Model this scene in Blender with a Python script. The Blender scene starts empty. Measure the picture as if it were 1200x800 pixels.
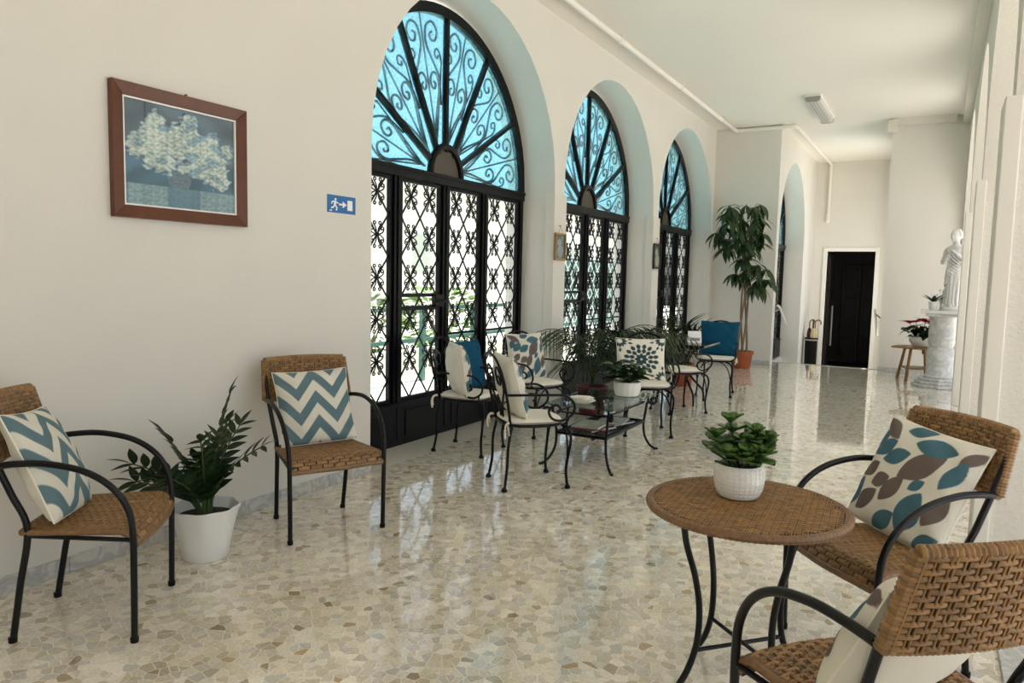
import bpy, math, random
import numpy as np
from mathutils import Vector, Matrix

random.seed(7)
sc = bpy.context.scene
col = sc.collection
PI = math.pi

# ------------------------------------------------------------------ camera
CAM_H = 1.42
def make_camera():
    f = 860.0; vp = (1093.0, 334.0); roll = 0.022
    Y = Vector((vp[0]-600, vp[1]-400, f)).normalized()
    d = Vector((1, roll, 0)); X = (d - Y*d.dot(Y)).normalized()
    Z = X.cross(Y)
    if Z.y > 0: Z = -Z
    # rows X, Y, Z: world axes in camera (right, down, forward) coordinates
    right = Vector((X.x, Y.x, Z.x)); down = Vector((X.y, Y.y, Z.y)); fwd = Vector((X.z, Y.z, Z.z))
    m = Matrix.Identity(4)
    for i in range(3):
        m[i][0] = right[i]; m[i][1] = -down[i]; m[i][2] = -fwd[i]
    m[2][3] = CAM_H
    cd = bpy.data.cameras.new('camera'); cd.sensor_width = 36; cd.lens = 36*f/1200; cd.clip_start = .05; cd.clip_end = 300
    co = bpy.data.objects.new('camera', cd); col.objects.link(co); co.matrix_world = m
    sc.camera = co
make_camera()

# ------------------------------------------------------------------ light
w = bpy.data.worlds.new('world'); sc.world = w; w.use_nodes = True
nt = w.node_tree
bg = nt.nodes['Background']
sky = nt.nodes.new('ShaderNodeTexSky')
sky.sky_type = 'NISHITA'; sky.sun_disc = False; sky.sun_elevation = math.radians(62); sky.sun_rotation = math.radians(160)
sky.air_density = 1.0; sky.dust_density = 3.5; sky.ozone_density = 1.0
hs = nt.nodes.new('ShaderNodeHueSaturation'); hs.inputs['Saturation'].default_value = .55
nt.links.new(sky.outputs[0], hs.inputs['Color'])
nt.links.new(hs.outputs[0], bg.inputs[0])
bg.inputs[1].default_value = 0.22
sd = bpy.data.lights.new('sun', 'SUN'); sd.energy = 7.0; sd.angle = math.radians(.6); sd.color = (1, .985, .955)
so = bpy.data.objects.new('sun', sd); col.objects.link(so)
so.rotation_euler = Vector((.10, .34, .93)).to_track_quat('Z', 'Y').to_euler()
sc.view_settings.view_transform = 'Standard'; sc.view_settings.look = 'None'
sc.view_settings.gamma = 1; sc.view_settings.use_curve_mapping = False
sc.view_settings.exposure = 0.58
try:
    sc.cycles.use_denoising = True
    sc.cycles.max_bounces = 14; sc.cycles.diffuse_bounces = 8; sc.cycles.transparent_max_bounces = 24
    sc.cycles.sample_clamp_indirect = 8
except Exception: pass

# ------------------------------------------------------------------ colour and materials
def s2l(c): c = c/255; return c/12.92 if c <= .04045 else ((c+.055)/1.055)**2.4
def rgb(r, g, b): return (s2l(r), s2l(g), s2l(b), 1)
MATS = {}
def mat(name, color, rough=.5, metal=0, spec=.5, bump=0, bscale=60, var=0, vscale=6, attr=None, coat=0):
    m = bpy.data.materials.new(name); m.use_nodes = True; n = m.node_tree; L = n.links
    b = n.nodes['Principled BSDF']
    b.inputs['Base Color'].default_value = color; b.inputs['Roughness'].default_value = rough
    b.inputs['Metallic'].default_value = metal; b.inputs['Specular IOR Level'].default_value = spec
    b.inputs['Coat Weight'].default_value = coat
    tc = n.nodes.new('ShaderNodeTexCoord')
    src = None
    if attr:
        a = n.nodes.new('ShaderNodeAttribute'); a.attribute_name = attr; src = a.outputs['Color']
        L.new(src, b.inputs['Base Color'])
    if var:
        no = n.nodes.new('ShaderNodeTexNoise'); no.inputs['Scale'].default_value = vscale; no.inputs['Detail'].default_value = 6
        L.new(tc.outputs['Object'], no.inputs['Vector'])
        mr = n.nodes.new('ShaderNodeMapRange'); mr.inputs[1].default_value = .25; mr.inputs[2].default_value = .75
        mr.inputs[3].default_value = 1-var; mr.inputs[4].default_value = 1+var
        L.new(no.outputs[0], mr.inputs[0])
        mx = n.nodes.new('ShaderNodeMix'); mx.data_type = 'RGBA'; mx.blend_type = 'MULTIPLY'; mx.inputs[0].default_value = 1
        if src: L.new(src, mx.inputs[6])
        else: mx.inputs[6].default_value = color
        cb = n.nodes.new('ShaderNodeCombineColor')
        for i in range(3): L.new(mr.outputs[0], cb.inputs[i])
        L.new(cb.outputs[0], mx.inputs[7]); L.new(mx.outputs[2], b.inputs['Base Color'])
    if bump:
        no = n.nodes.new('ShaderNodeTexNoise'); no.inputs['Scale'].default_value = bscale; no.inputs['Detail'].default_value = 4
        L.new(tc.outputs['Object'], no.inputs['Vector'])
        bp = n.nodes.new('ShaderNodeBump'); bp.inputs['Strength'].default_value = bump; bp.inputs['Distance'].default_value = .01
        L.new(no.outputs[0], bp.inputs['Height']); L.new(bp.outputs[0], b.inputs['Normal'])
    MATS[name] = m
    return m
M_wall = mat('wall_paint', rgb(221, 218, 210), .75, bump=.12, bscale=70, var=.02, vscale=2)
M_stucco = mat('rough_stucco', rgb(212, 208, 198), .85, bump=.55, bscale=45)
M_smooth = mat('smooth_plaster', rgb(218, 214, 204), .5, bump=.05, bscale=30)
M_ceil = mat('ceiling_paint', rgb(236, 233, 224), .6, bump=.05, bscale=8)
M_white = mat('white_paint', rgb(236, 234, 226), .4)
M_iron = mat('black_iron', rgb(6, 6, 7), .4, 0, .22, bump=.1, bscale=90)
M_frameiron = mat('black_window_paint', rgb(5, 5, 6), .38, 0, .2)
M_steel = mat('black_tube', rgb(6, 6, 7), .32, 0, .3)
M_wick = mat('wicker_strand', (.3, .17, .07, 1), .42, 0, .5, var=.3, vscale=55, attr='col')
M_wickcore = mat('wicker_core', rgb(48, 28, 14), .8)
M_wood = mat('brown_wood', rgb(92, 46, 18), .35, var=.2, vscale=14)
M_darkwood = mat('dark_wood', rgb(22, 13, 10), .5, var=.25, vscale=9)  # colour lowered so the lobby reads unlit; also an umbrella handle
M_bamboo = mat('bamboo_cane', rgb(140, 104, 56), .45, var=.25, vscale=18)
M_print = mat('printed_picture', (1, 1, 1, 1), .25, attr='col', var=.06, vscale=40)
M_fabric = mat('printed_fabric', (1, 1, 1, 1), .9, spec=.15, attr='col', bump=.25, bscale=220)
M_pad = mat('white_pad_fabric', rgb(232, 226, 212), .9, spec=.15, bump=.2, bscale=120)
M_blue = mat('blue_fabric', rgb(8, 72, 100), .85, spec=.2, bump=.25, bscale=150, var=.1, vscale=12)
M_ceramic = mat('white_ceramic', rgb(232, 230, 222), .22)
M_plastic = mat('white_plastic_pot', rgb(230, 230, 226), .4)
M_terra = mat('terracotta', rgb(160, 82, 44), .7, var=.12, vscale=9)
M_redpot = mat('dark_red_clay', rgb(96, 34, 26), .6)
M_soil = mat('soil', rgb(34, 25, 18), .95, bump=.8, bscale=60)
M_stem = mat('green_stem', rgb(58, 76, 36), .6)
M_bark = mat('woven_bark', rgb(128, 110, 86), .8, bump=.5, bscale=40, var=.25, vscale=14)
M_leafdk = mat('dark_glossy_leaf', rgb(30, 52, 24), .42, 0, .35, var=.35, vscale=7)
M_leafjade = mat('jade_leaf', rgb(64, 98, 32), .42, var=.35, vscale=9)
M_leafpalm = mat('palm_leaf', rgb(42, 60, 26), .45, var=.3, vscale=5)
M_leafmoney = mat('money_tree_leaf', rgb(44, 70, 26), .4, var=.35, vscale=4)
M_leafout = mat('garden_leaf', rgb(96, 128, 52), .6, var=.35, vscale=5)
M_red = mat('red_bract', rgb(178, 28, 40), .55)
M_petal = mat('white_petal', rgb(240, 238, 234), .6)
M_marble = mat('statue_marble', rgb(212, 211, 208), .45, var=.05, vscale=5)
M_greymarble = mat('grey_marble', rgb(204, 203, 197), .3, var=.16, vscale=7)
M_signblue = mat('sign_blue', rgb(20, 104, 170), .4)
M_signwhite = mat('sign_white', rgb(240, 240, 238), .4)
M_black = mat('black_plastic', rgb(8, 8, 9), .45, 0, .2)
M_grey = mat('grey_plastic', rgb(150, 150, 146), .45)
M_brass = mat('metal_nail', rgb(120, 110, 96), .35, 1)
M_paving = mat('pale_paving', rgb(224, 219, 209), .8, bump=.2, bscale=12, var=.08, vscale=2)
M_house = mat('pale_house_render', rgb(226, 222, 212), .85, bump=.2, bscale=20)
M_greenrail = mat('green_rail', rgb(62, 104, 94), .5)
M_teal = mat('teal_awning', rgb(60, 176, 160), .7)
M_trellis = mat('white_trellis', rgb(214, 222, 218), .6)
M_tan = mat('tan_umbrella_cloth', rgb(196, 180, 140), .8)
M_wine = mat('dark_umbrella_cloth', rgb(60, 34, 30), .8)

def glass_mat(name, tint, gloss=.08, trans=None, tf=0):
    m = bpy.data.materials.new(name); m.use_nodes = True; n = m.node_tree; L = n.links
    for x in list(n.nodes):
        if x.type == 'BSDF_PRINCIPLED': n.nodes.remove(x)
    out = [x for x in n.nodes if x.type == 'OUTPUT_MATERIAL'][0]
    t = n.nodes.new('ShaderNodeBsdfTransparent'); t.inputs[0].default_value = tint
    g = n.nodes.new('ShaderNodeBsdfGlossy'); g.inputs['Roughness'].default_value = .02
    last = t.outputs[0]
    if trans:
        d = n.nodes.new('ShaderNodeBsdfTranslucent'); d.inputs[0].default_value = trans
        mx0 = n.nodes.new('ShaderNodeMixShader'); mx0.inputs[0].default_value = tf
        tc = n.nodes.new('ShaderNodeTexCoord')
        vo = n.nodes.new('ShaderNodeTexNoise'); vo.inputs['Scale'].default_value = 38; vo.inputs['Detail'].default_value = 3
        L.new(tc.outputs['Object'], vo.inputs['Vector'])
        mr = n.nodes.new('ShaderNodeMapRange'); mr.inputs[1].default_value = .3; mr.inputs[2].default_value = .7
        mr.inputs[3].default_value = max(0, tf-.13); mr.inputs[4].default_value = tf+.13
        L.new(vo.outputs[0], mr.inputs[0]); L.new(mr.outputs[0], mx0.inputs[0])
        L.new(last, mx0.inputs[1]); L.new(d.outputs[0], mx0.inputs[2]); last = mx0.outputs[0]
    # Schlick reflectance, the same from both sides of the thin pane
    lw = n.nodes.new('ShaderNodeLayerWeight'); lw.inputs[0].default_value = .5
    pw = n.nodes.new('ShaderNodeMath'); pw.operation = 'POWER'; pw.inputs[1].default_value = 5; L.new(lw.outputs['Facing'], pw.inputs[0])
    ma = n.nodes.new('ShaderNodeMath'); ma.operation = 'MULTIPLY_ADD'; ma.inputs[1].default_value = .95; ma.inputs[2].default_value = .04; L.new(pw.outputs[0], ma.inputs[0])
    mx = n.nodes.new('ShaderNodeMixShader')
    L.new(ma.outputs[0], mx.inputs[0]); L.new(last, mx.inputs[1]); L.new(g.outputs[0], mx.inputs[2])
    L.new(mx.outputs[0], out.inputs[0]); MATS[name] = m
    return m
M_glass = glass_mat('clear_glass', (.93, .96, .95, 1))
M_cyan = glass_mat('cyan_textured_glass', (.66, .95, 1, 1), trans=(.5, .82, .95, 1), tf=.14)
M_tableglass = glass_mat('table_glass', (.80, .88, .84, 1))

def marble_vein(m, dark, amt=.5, scale=6):
    n = m.node_tree; L = n.links; b = n.nodes['Principled BSDF']
    tc = n.nodes.new('ShaderNodeTexCoord'); wv = n.nodes.new('ShaderNodeTexNoise'); wv.inputs['Scale'].default_value = scale
    wv.inputs['Detail'].default_value = 8; wv.inputs['Distortion'].default_value = 1.8
    L.new(tc.outputs['Object'], wv.inputs['Vector'])
    cr = n.nodes.new('ShaderNodeValToRGB'); e = cr.color_ramp.elements
    base = b.inputs['Base Color'].default_value[:]
    e[0].position = .38; e[0].color = base; e[1].position = .62; e[1].color = base
    k = cr.color_ramp.elements.new(.5); k.color = [base[i]*(1-amt)+dark[i]*amt for i in range(3)]+[1]
    L.new(wv.outputs[0], cr.inputs[0]); L.new(cr.outputs[0], b.inputs['Base Color'])
marble_vein(M_greymarble, rgb(130, 132, 132), .5, 7)
M_colmarble = mat('column_marble', rgb(206, 205, 202), .3); marble_vein(M_colmarble, rgb(140, 142, 144), .5, 5)

def floor_material(name, mode):
    m = bpy.data.materials.new(name); m.use_nodes = True; n = m.node_tree; L = n.links; b = n.nodes['Principled BSDF']
    b.inputs['Roughness'].default_value = .07; b.inputs['IOR'].default_value = 1.62; b.inputs['Coat Weight'].default_value = .55; b.inputs['Coat Roughness'].default_value = .035
    tc = n.nodes.new('ShaderNodeTexCoord')
    fine = n.nodes.new('ShaderNodeTexNoise'); fine.inputs['Scale'].default_value = 90; fine.inputs['Detail'].default_value = 5
    L.new(tc.outputs['Object'], fine.inputs['Vector'])
    mrf = n.nodes.new('ShaderNodeMapRange'); mrf.inputs[1].default_value = .3; mrf.inputs[2].default_value = .7
    mrf.inputs[3].default_value = .86; mrf.inputs[4].default_value = 1.14; L.new(fine.outputs[0], mrf.inputs[0])
    cbf = n.nodes.new('ShaderNodeCombineColor')
    for i in range(3): L.new(mrf.outputs[0], cbf.inputs[i])
    mul = n.nodes.new('ShaderNodeMix'); mul.data_type = 'RGBA'; mul.blend_type = 'MULTIPLY'; mul.inputs[0].default_value = 1
    L.new(cbf.outputs[0], mul.inputs[7]); L.new(mul.outputs[2], b.inputs['Base Color'])
    grout = rgb(236, 231, 216)
    if mode == 'chip':
        a = n.nodes.new('ShaderNodeAttribute'); a.attribute_name = 'col'; L.new(a.outputs['Color'], mul.inputs[6])
    else:
        vo = n.nodes.new('ShaderNodeTexVoronoi'); vo.feature = 'DISTANCE_TO_EDGE'; vo.inputs['Scale'].default_value = 22.5
        vc = n.nodes.new('ShaderNodeTexVoronoi'); vc.inputs['Scale'].default_value = 22.5
        L.new(tc.outputs['Object'], vo.inputs['Vector']); L.new(tc.outputs['Object'], vc.inputs['Vector'])
        sp = n.nodes.new('ShaderNodeSeparateColor'); L.new(vc.outputs['Color'], sp.inputs[0])
        cr = n.nodes.new('ShaderNodeValToRGB'); cr.color_ramp.interpolation = 'CONSTANT'
        els = cr.color_ramp.elements
        for i, (p, c) in enumerate(CHIPRAMP):
            e = els[i] if i < 2 else els.new(p)
            e.position = p; e.color = c
        L.new(sp.outputs[0], cr.inputs[0])
        lt = n.nodes.new('ShaderNodeMath'); lt.operation = 'LESS_THAN'; lt.inputs[1].default_value = .055
        L.new(vo.outputs['Distance'], lt.inputs[0])
        # the near floor is laid with real chips; there the slab is plain cement
        sx = n.nodes.new('ShaderNodeSeparateXYZ'); L.new(tc.outputs['Object'], sx.inputs[0])
        ny = n.nodes.new('ShaderNodeMath'); ny.operation = 'LESS_THAN'; ny.inputs[1].default_value = CHIP_Y1
        L.new(sx.outputs['Y'], ny.inputs[0])
        mxx = n.nodes.new('ShaderNodeMath'); mxx.operation = 'MAXIMUM'; L.new(lt.outputs[0], mxx.inputs[0]); L.new(ny.outputs[0], mxx.inputs[1])
        g = n.nodes.new('ShaderNodeMix'); g.data_type = 'RGBA'; L.new(mxx.outputs[0], g.inputs[0])
        L.new(cr.outputs[0], g.inputs[6]); g.inputs[7].default_value = grout; L.new(g.outputs[2], mul.inputs[6])
    MATS[name] = m
    return m
CHIPS = [(rgb(206, 196, 172), .22), (rgb(219, 210, 190), .26), (rgb(229, 221, 204), .24), (rgb(194, 184, 162), .10),
         (rgb(202, 197, 186), .12), (rgb(226, 219, 198), .035), (rgb(164, 148, 120), .015), (rgb(184, 162, 124), .01)]
CHIPRAMP = []; _p = 0
for _c, _w in CHIPS: CHIPRAMP.append((_p, _c)); _p += _w
CHIP_Y1 = 6.6
M_floor = floor_material('terrazzo_floor', 'slab')
M_chip = floor_material('terrazzo_chip', 'chip')

# ------------------------------------------------------------------ mesh helpers
class MB:
    def __init__(s): s.v = []; s.f = []; s.c = None
    def add(s, vs, fs, color=None):
        o = len(s.v); s.v += [tuple(p) for p in vs]; s.f += [tuple(i+o for i in q) for q in fs]
        if color is not None:
            if s.c is None: s.c = [(1, 1, 1, 1)]*o
            s.c += [color]*len(vs)
        elif s.c is not None: s.c += [(1, 1, 1, 1)]*len(vs)
        return s
    def box(s, x0, x1, y0, y1, z0, z1, color=None):
        vs = [(x, y, z) for z in (z0, z1) for y in (y0, y1) for x in (x0, x1)]
        return s.add(vs, [(0, 2, 3, 1), (4, 5, 7, 6), (0, 1, 5, 4), (2, 6, 7, 3), (0, 4, 6, 2), (1, 3, 7, 5)], color)
    def bar(s, a, b, wx, wy, up=(0, 0, 1)):
        a = Vector(a); b = Vector(b); d = (b-a).normalized(); u = Vector(up)
        if abs(d.dot(u)) > .98: u = Vector((1, 0, 0))
        r = d.cross(u).normalized(); u = r.cross(d)
        vs = [p + r*sx*wx/2 + u*sy*wy/2 for p in (a, b) for sy in (-1, 1) for sx in (-1, 1)]
        return s.add(vs, [(0, 2, 3, 1), (4, 5, 7, 6), (0, 1, 5, 4), (2, 6, 7, 3), (0, 4, 6, 2), (1, 3, 7, 5)])
    def tube(s, path, r, n=8, closed=False, flat=None, color=None):
        P = [Vector(p) for p in path]; m = len(P)
        R = r if isinstance(r, (list, tuple)) else [r]*m
        T = []
        for i in range(m):
            if closed: d = P[(i+1) % m]-P[i-1]
            else: d = P[min(i+1, m-1)]-P[max(i-1, 0)]
            T.append(d.normalized() if d.length > 1e-9 else Vector((0, 0, 1)))
        u = Vector((0, 0, 1)) if abs(T[0].z) < .9 else Vector((1, 0, 0))
        u = (u - T[0]*u.dot(T[0])).normalized(); vs = []
        for i in range(m):
            u = u - T[i]*u.dot(T[i])
            u = u.normalized() if u.length > 1e-6 else T[i].orthogonal().normalized()
            b = T[i].cross(u)
            for k in range(n):
                a = 2*PI*k/n
                vs.append(P[i] + (u*math.cos(a) + b*math.sin(a)*(flat or 1))*R[i])
        fs = []
        for i in range(m if closed else m-1):
            j = (i+1) % m
            for k in range(n):
                fs.append((i*n+k, i*n+(k+1) % n, j*n+(k+1) % n, j*n+k))
        if not closed: fs += [tuple(range(n-1, -1, -1)), tuple((m-1)*n+k for k in range(n))]
        return s.add(vs, fs, color)
    def lathe(s, prof, n=32, c=(0, 0, 0), sy=1, mod=None, color=None):
        vs = []; fs = []; m = len(prof)
        for i, (r, z) in enumerate(prof):
            for k in range(n):
                a = 2*PI*k/n; rr = r*(mod(a, z) if mod else 1)
                vs.append((c[0]+rr*math.cos(a), c[1]+rr*math.sin(a)*sy, c[2]+z))
        for i in range(m-1):
            for k in range(n):
                fs.append((i*n+k, i*n+(k+1) % n, (i+1)*n+(k+1) % n, (i+1)*n+k))
        if prof[0][0] > 1e-6: fs.append(tuple(range(n-1, -1, -1)))
        if prof[-1][0] > 1e-6: fs.append(tuple((m-1)*n+k for k in range(n)))
        return s.add(vs, fs, color)
    def grid(s, fn, nu, nv, color=None):
        o = len(s.v); vs = []; cs = []
        for j in range(nv+1):
            for i in range(nu+1):
                vs.append(fn(i/nu, j/nv))
        fs = [(j*(nu+1)+i, j*(nu+1)+i+1, (j+1)*(nu+1)+i+1, (j+1)*(nu+1)+i) for j in range(nv) for i in range(nu)]
        return s.add(vs, fs, color)
    def prism(s, poly, z0, z1, f=lambda a, b, c: (a, b, c), color=None):
        n = len(poly)
        vs = [f(p[0], p[1], z0) for p in poly] + [f(p[0], p[1], z1) for p in poly]
        fs = [tuple(range(n-1, -1, -1)), tuple(range(n, 2*n))] + [(i, (i+1) % n, n+(i+1) % n, n+i) for i in range(n)]
        return s.add(vs, fs, color)
    def build(s, name, m=None, parent=None, smooth=40, bevel=0, kind=None, label=None, seg=2):
        me = bpy.data.meshes.new(name); me.from_pydata(s.v, [], s.f); me.update()
        if s.c is not None:
            at = me.color_attributes.new('col', 'FLOAT_COLOR', 'POINT')
            at.data.foreach_set('color', np.array(s.c, dtype=np.float32).ravel())
        if smooth:
            me.polygons.foreach_set('use_smooth', [True]*len(me.polygons))
            try: me.set_sharp_from_angle(angle=math.radians(smooth))
            except Exception: pass
        if m: me.materials.append(m)
        o = bpy.data.objects.new(name, me); col.objects.link(o)
        if parent: o.parent = parent
        if bevel:
            b = o.modifiers.new('bevel', 'BEVEL'); b.width = bevel; b.segments = seg; b.limit_method = 'ANGLE'
        if kind: o['kind'] = kind
        if label: o['label'] = label
        return o
def empty(name, loc=(0, 0, 0), rz=0):
    o = bpy.data.objects.new(name, None); col.objects.link(o); o.location = loc; o.rotation_euler = (0, 0, rz)
    o.empty_display_size = .1
    return o
def tag(o, label, cat, group=None):
    o['label'] = label; o['category'] = cat
    if group: o['group'] = group
    return o
def thing(name, label, cat, loc=(0, 0, 0), rz=0, group=None): return tag(empty(name, loc, rz), label, cat, group)
def struct(o, label=None, cat=None):
    o['kind'] = 'structure'
    if label: o['label'] = label
    if cat: o['category'] = cat
    return o
def copy_tree(o, parent=None):
    c = o.copy(); col.objects.link(c)
    if parent: c.parent = parent
    for ch in list(o.children): copy_tree(ch, c)
    return c
def link_copy(src, name, mw, parent):
    c = bpy.data.objects.new(name, src); col.objects.link(c); c.parent = parent; c.matrix_local = mw
    return c
def cr(pts, n=8, closed=False):
    P = [Vector(p) for p in pts]; out = []; m = len(P)
    for i in range(m if closed else m-1):
        if closed: a, b, c, d = P[i-1], P[i], P[(i+1) % m], P[(i+2) % m]
        else: a, b, c, d = P[max(i-1, 0)], P[i], P[i+1], P[min(i+2, m-1)]
        for k in range(n):
            t = k/n
            out.append(.5*((2*b)+(c-a)*t+(2*a-5*b+4*c-d)*t*t+(3*b-a-3*c+d)*t*t*t))
    if not closed: out.append(P[-1])
    return out
def cscroll(a=1.2, b=4.4, p=5, n=28, odd=False):
    """2D C (or S) scroll of unit size: curvature grows towards both ends."""
    th = lambda s: a*s + b*s**p if not odd else a*s*s + b*abs(s)**(p)
    pts = []; x = y = 0; ds = 2/n
    S = [-1+2*i/n for i in range(n+1)]
    for s_ in S:
        pts.append((x, y)); t = th(s_+ds/2); x += math.cos(t)*ds; y += math.sin(t)*ds
    xs = [q[0] for q in pts]; ys = [q[1] for q in pts]; cx = (min(xs)+max(xs))/2; cy = min(ys); sc_ = max(xs)-min(xs)
    return [((q[0]-cx)/sc_, (q[1]-cy)/sc_) for q in pts]
def spiral(c, r0, a0, turns, n=20, shrink=.25, d=1):
    return [(c[0]+r0*(1-(1-shrink)*i/n)*math.cos(a0+d*2*PI*turns*i/n), c[1]+r0*(1-(1-shrink)*i/n)*math.sin(a0+d*2*PI*turns*i/n)) for i in range(n+1)]
def leaf_mesh(name, L, W, m, fold=.18, droop=.2, tipy=.5, thick=0, rnd=False):
    mb = MB(); n = 7; vs = []; fs = []
    for i in range(n+1):
        t = i/n; wdt = W/2*math.sin(PI*t**tipy*.97+.03)*1.0 if 0 < t < 1 else (W*.04)
        if rnd: wdt = W/2*(math.sqrt(max(.002, 1-((t-.62)/.385)**2)) if t > .62 else .12+.88*math.sin(PI/2*t/.62)**1.4)
        z = -droop*L*t*t
        vs += [(-wdt, L*t, z+fold*wdt), (0, L*t, z-thick*.3), (wdt, L*t, z+fold*wdt)]
    for i in range(n):
        a = i*3; fs += [(a, a+1, a+4, a+3), (a+1, a+2, a+5, a+4)]
    mb.add(vs, fs)
    if thick:
        mb.add([(x, y, z-thick*(1 if abs(x) > 1e-5 else 2.2)) for x, y, z in vs], [tuple(reversed(q)) for q in fs])
        k = len(vs); e = []
        for i in range(n): e += [(i*3, i*3+3, k+i*3+3, k+i*3), (i*3+5, i*3+2, k+i*3+2, k+i*3+5)]
        mb.f += e
    me = bpy.data.meshes.new(name); me.from_pydata(mb.v, [], mb.f); me.update()
    me.polygons.foreach_set('use_smooth', [True]*len(me.polygons)); me.materials.append(m)
    return me
def orient(loc, d, up=(0, 0, 1), s=1, twist=0):
    """matrix with local +y along d and local +z near up"""
    y = Vector(d).normalized(); u = Vector(up)
    if abs(y.dot(u)) > .97: u = Vector((1, 0, .2))
    x = y.cross(u).normalized(); z = x.cross(y)
    m = Matrix(((x.x, y.x, z.x, 0), (x.y, y.y, z.y, 0), (x.z, y.z, z.z, 0), (0, 0, 0, 1)))
    return Matrix.Translation(Vector(loc)) @ m @ Matrix.Rotation(twist, 4, 'Y') @ Matrix.Scale(s, 4)

# ================================================================== the room
XL, XR, H = -3.41, .27, 4.01
YB, YE = -1.95, 13.3
SPR, RAD = 2.33, 1.415
LEFT_C = [5.395, 8.445, 11.495]
RIGHT_C = [-.42, 2.63, 5.68, 8.73, 11.78]
def arch_wall(name, y0, y1, z0, z1, centers, xa, xb, m, spring=SPR, R=RAD, base=None, n=20):
    """wall in a y-z plane between x=xa and x=xb pierced by arched openings"""
    if base is None: base = z0
    cols = [(y0, None)]
    mb = MB()
    def face(pts): mb.add([(xa, y, z) for y, z in pts], [tuple(range(len(pts)))]); mb.add([(xb, y, z) for y, z in pts], [tuple(reversed(range(len(pts))))])
    edges = [y0]
    for c in centers:
        face([(edges[-1], z0), (c-R, z0), (c-R, z1), (edges[-1], z1)])
        pts = [(c-R*math.cos(PI*i/n), spring+R*math.sin(PI*i/n)) for i in range(n+1)]
        for (ya, za), (yb, zb) in zip(pts, pts[1:]): face([(ya, za), (yb, zb), (yb, z1), (ya, z1)])
        prof = [(c-R, base)] + pts + [(c+R, base)]
        mb.add([(x, y, z) for y, z in prof for x in (xa, xb)], [(2*i, 2*i+1, 2*i+3, 2*i+2) for i in range(len(prof)-1)])
        if base > z0: face([(c-R, z0), (c+R, z0), (c+R, base), (c-R, base)]); mb.add([(xa, c-R, base), (xb, c-R, base), (xb, c+R, base), (xa, c+R, base)], [(0, 1, 2, 3)])
        edges.append(c+R)
    face([(edges[-1], z0), (y1, z0), (y1, z1), (edges[-1], z1)])
    mb.add([(xa, y0, z0), (xb, y0, z0), (xb, y0, z1), (xa, y0, z1)], [(0, 1, 2, 3)])
    mb.add([(xa, y1, z0), (xa, y1, z1), (xb, y1, z1), (xb, y1, z0)], [(0, 1, 2, 3)])
    o = mb.build(name, m, smooth=30)
    return o
XW = XL-.56          # outer face of the left wall
def window_ok(): pass
struct(arch_wall('wall_left', YB, 13.0, 0, H, LEFT_C, XL, XW, M_wall))
struct(arch_wall('wall_right', YB, YE, 0, H, RIGHT_C, XR, XR+.45, M_stucco))
SPLAY = .0085
def splay(o): o.rotation_euler = (0, 0, -SPLAY); o.location = (-SPLAY*4, 0, 0); return o
splay(bpy.data.objects['wall_right'])
struct(MB().box(XW, XR+.45, YB-.2, YB, 0, H).build('wall_back', M_wall, smooth=0))
# return wall, the passage wall with its own arch, the far wall and the block on the other side
XP, XQ, YF, ZF = -2.33, -.70, 17.4, -.60
struct(MB().box(XW, XP, 13.0, 13.12, ZF, H).build('wall_return', M_wall, smooth=0))
struct(arch_wall('wall_passage', 13.12, YF, ZF, H, [14.62], XP, XP-.5, M_wall, spring=2.2, R=1.40))
struct(MB().box(XQ, XR+.45, YE, YE+.12, ZF, H).build('wall_block', M_wall, smooth=0))
struct(arch_wall('wall_passage_terrace', YE+.12, YF, ZF, H, [15.55], XQ, XQ+.12, M_wall, spring=2.2, R=1.40))
def far_wall():
    mb = MB(); a, b, t = -2.03, -1.09, 2.10
    mb.box(XP-.5, a, YF, YF+.2, ZF, H); mb.box(b, XQ+.12, YF, YF+.2, ZF, H); mb.box(a, b, YF, YF+.2, t, H)
    struct(mb.build('wall_far', M_wall, smooth=0))
    fr = MB(); e = .085
    fr.box(a-e, a, YF-.03, YF+.2, ZF, t+e); fr.box(b, b+e, YF-.03, YF+.2, ZF, t+e); fr.box(a, b, YF-.03, YF+.2, t, t+e)
    d = empty('door_1', (0, 0, 0)); struct(d, 'dark open doorway in a white frame at the far end', 'doorway')
    fr.build('door_frame', M_white, d, smooth=0, bevel=.006)
    # lobby behind with wooden leaves; its unlit darkness is put into near-black wood
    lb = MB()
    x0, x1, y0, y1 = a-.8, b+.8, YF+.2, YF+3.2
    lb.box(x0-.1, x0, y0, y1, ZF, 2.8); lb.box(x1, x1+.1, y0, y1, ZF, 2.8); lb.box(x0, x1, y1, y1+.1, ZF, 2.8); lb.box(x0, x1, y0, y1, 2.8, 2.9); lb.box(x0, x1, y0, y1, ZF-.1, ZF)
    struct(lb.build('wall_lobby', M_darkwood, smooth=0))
    for i, x in enumerate((a+.02, a+.48)):
        lf = MB().box(x, x+.44, y1-.08, y1-.03, ZF, 1.9).build('door_leaf', M_darkwood, d, smooth=0, bevel=.006)
        for z in (ZF+.12, .55, 1.3): MB().box(x+.07, x+.37, y1-.10, y1-.08, z, z+.5).build('panel', M_darkwood, lf, smooth=0, bevel=.01)
    MB().box(a, a+.05, YF+.21, YF+.7, ZF, 2.05).build('open_leaf', M_darkwood, d, smooth=0, bevel=.005)
    MB().tube([(a+.09, YF+.62, .0), (a+.09, YF+.62, .9)], .02, 8).build('pull_handle', M_grey, d)
far_wall()
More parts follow.
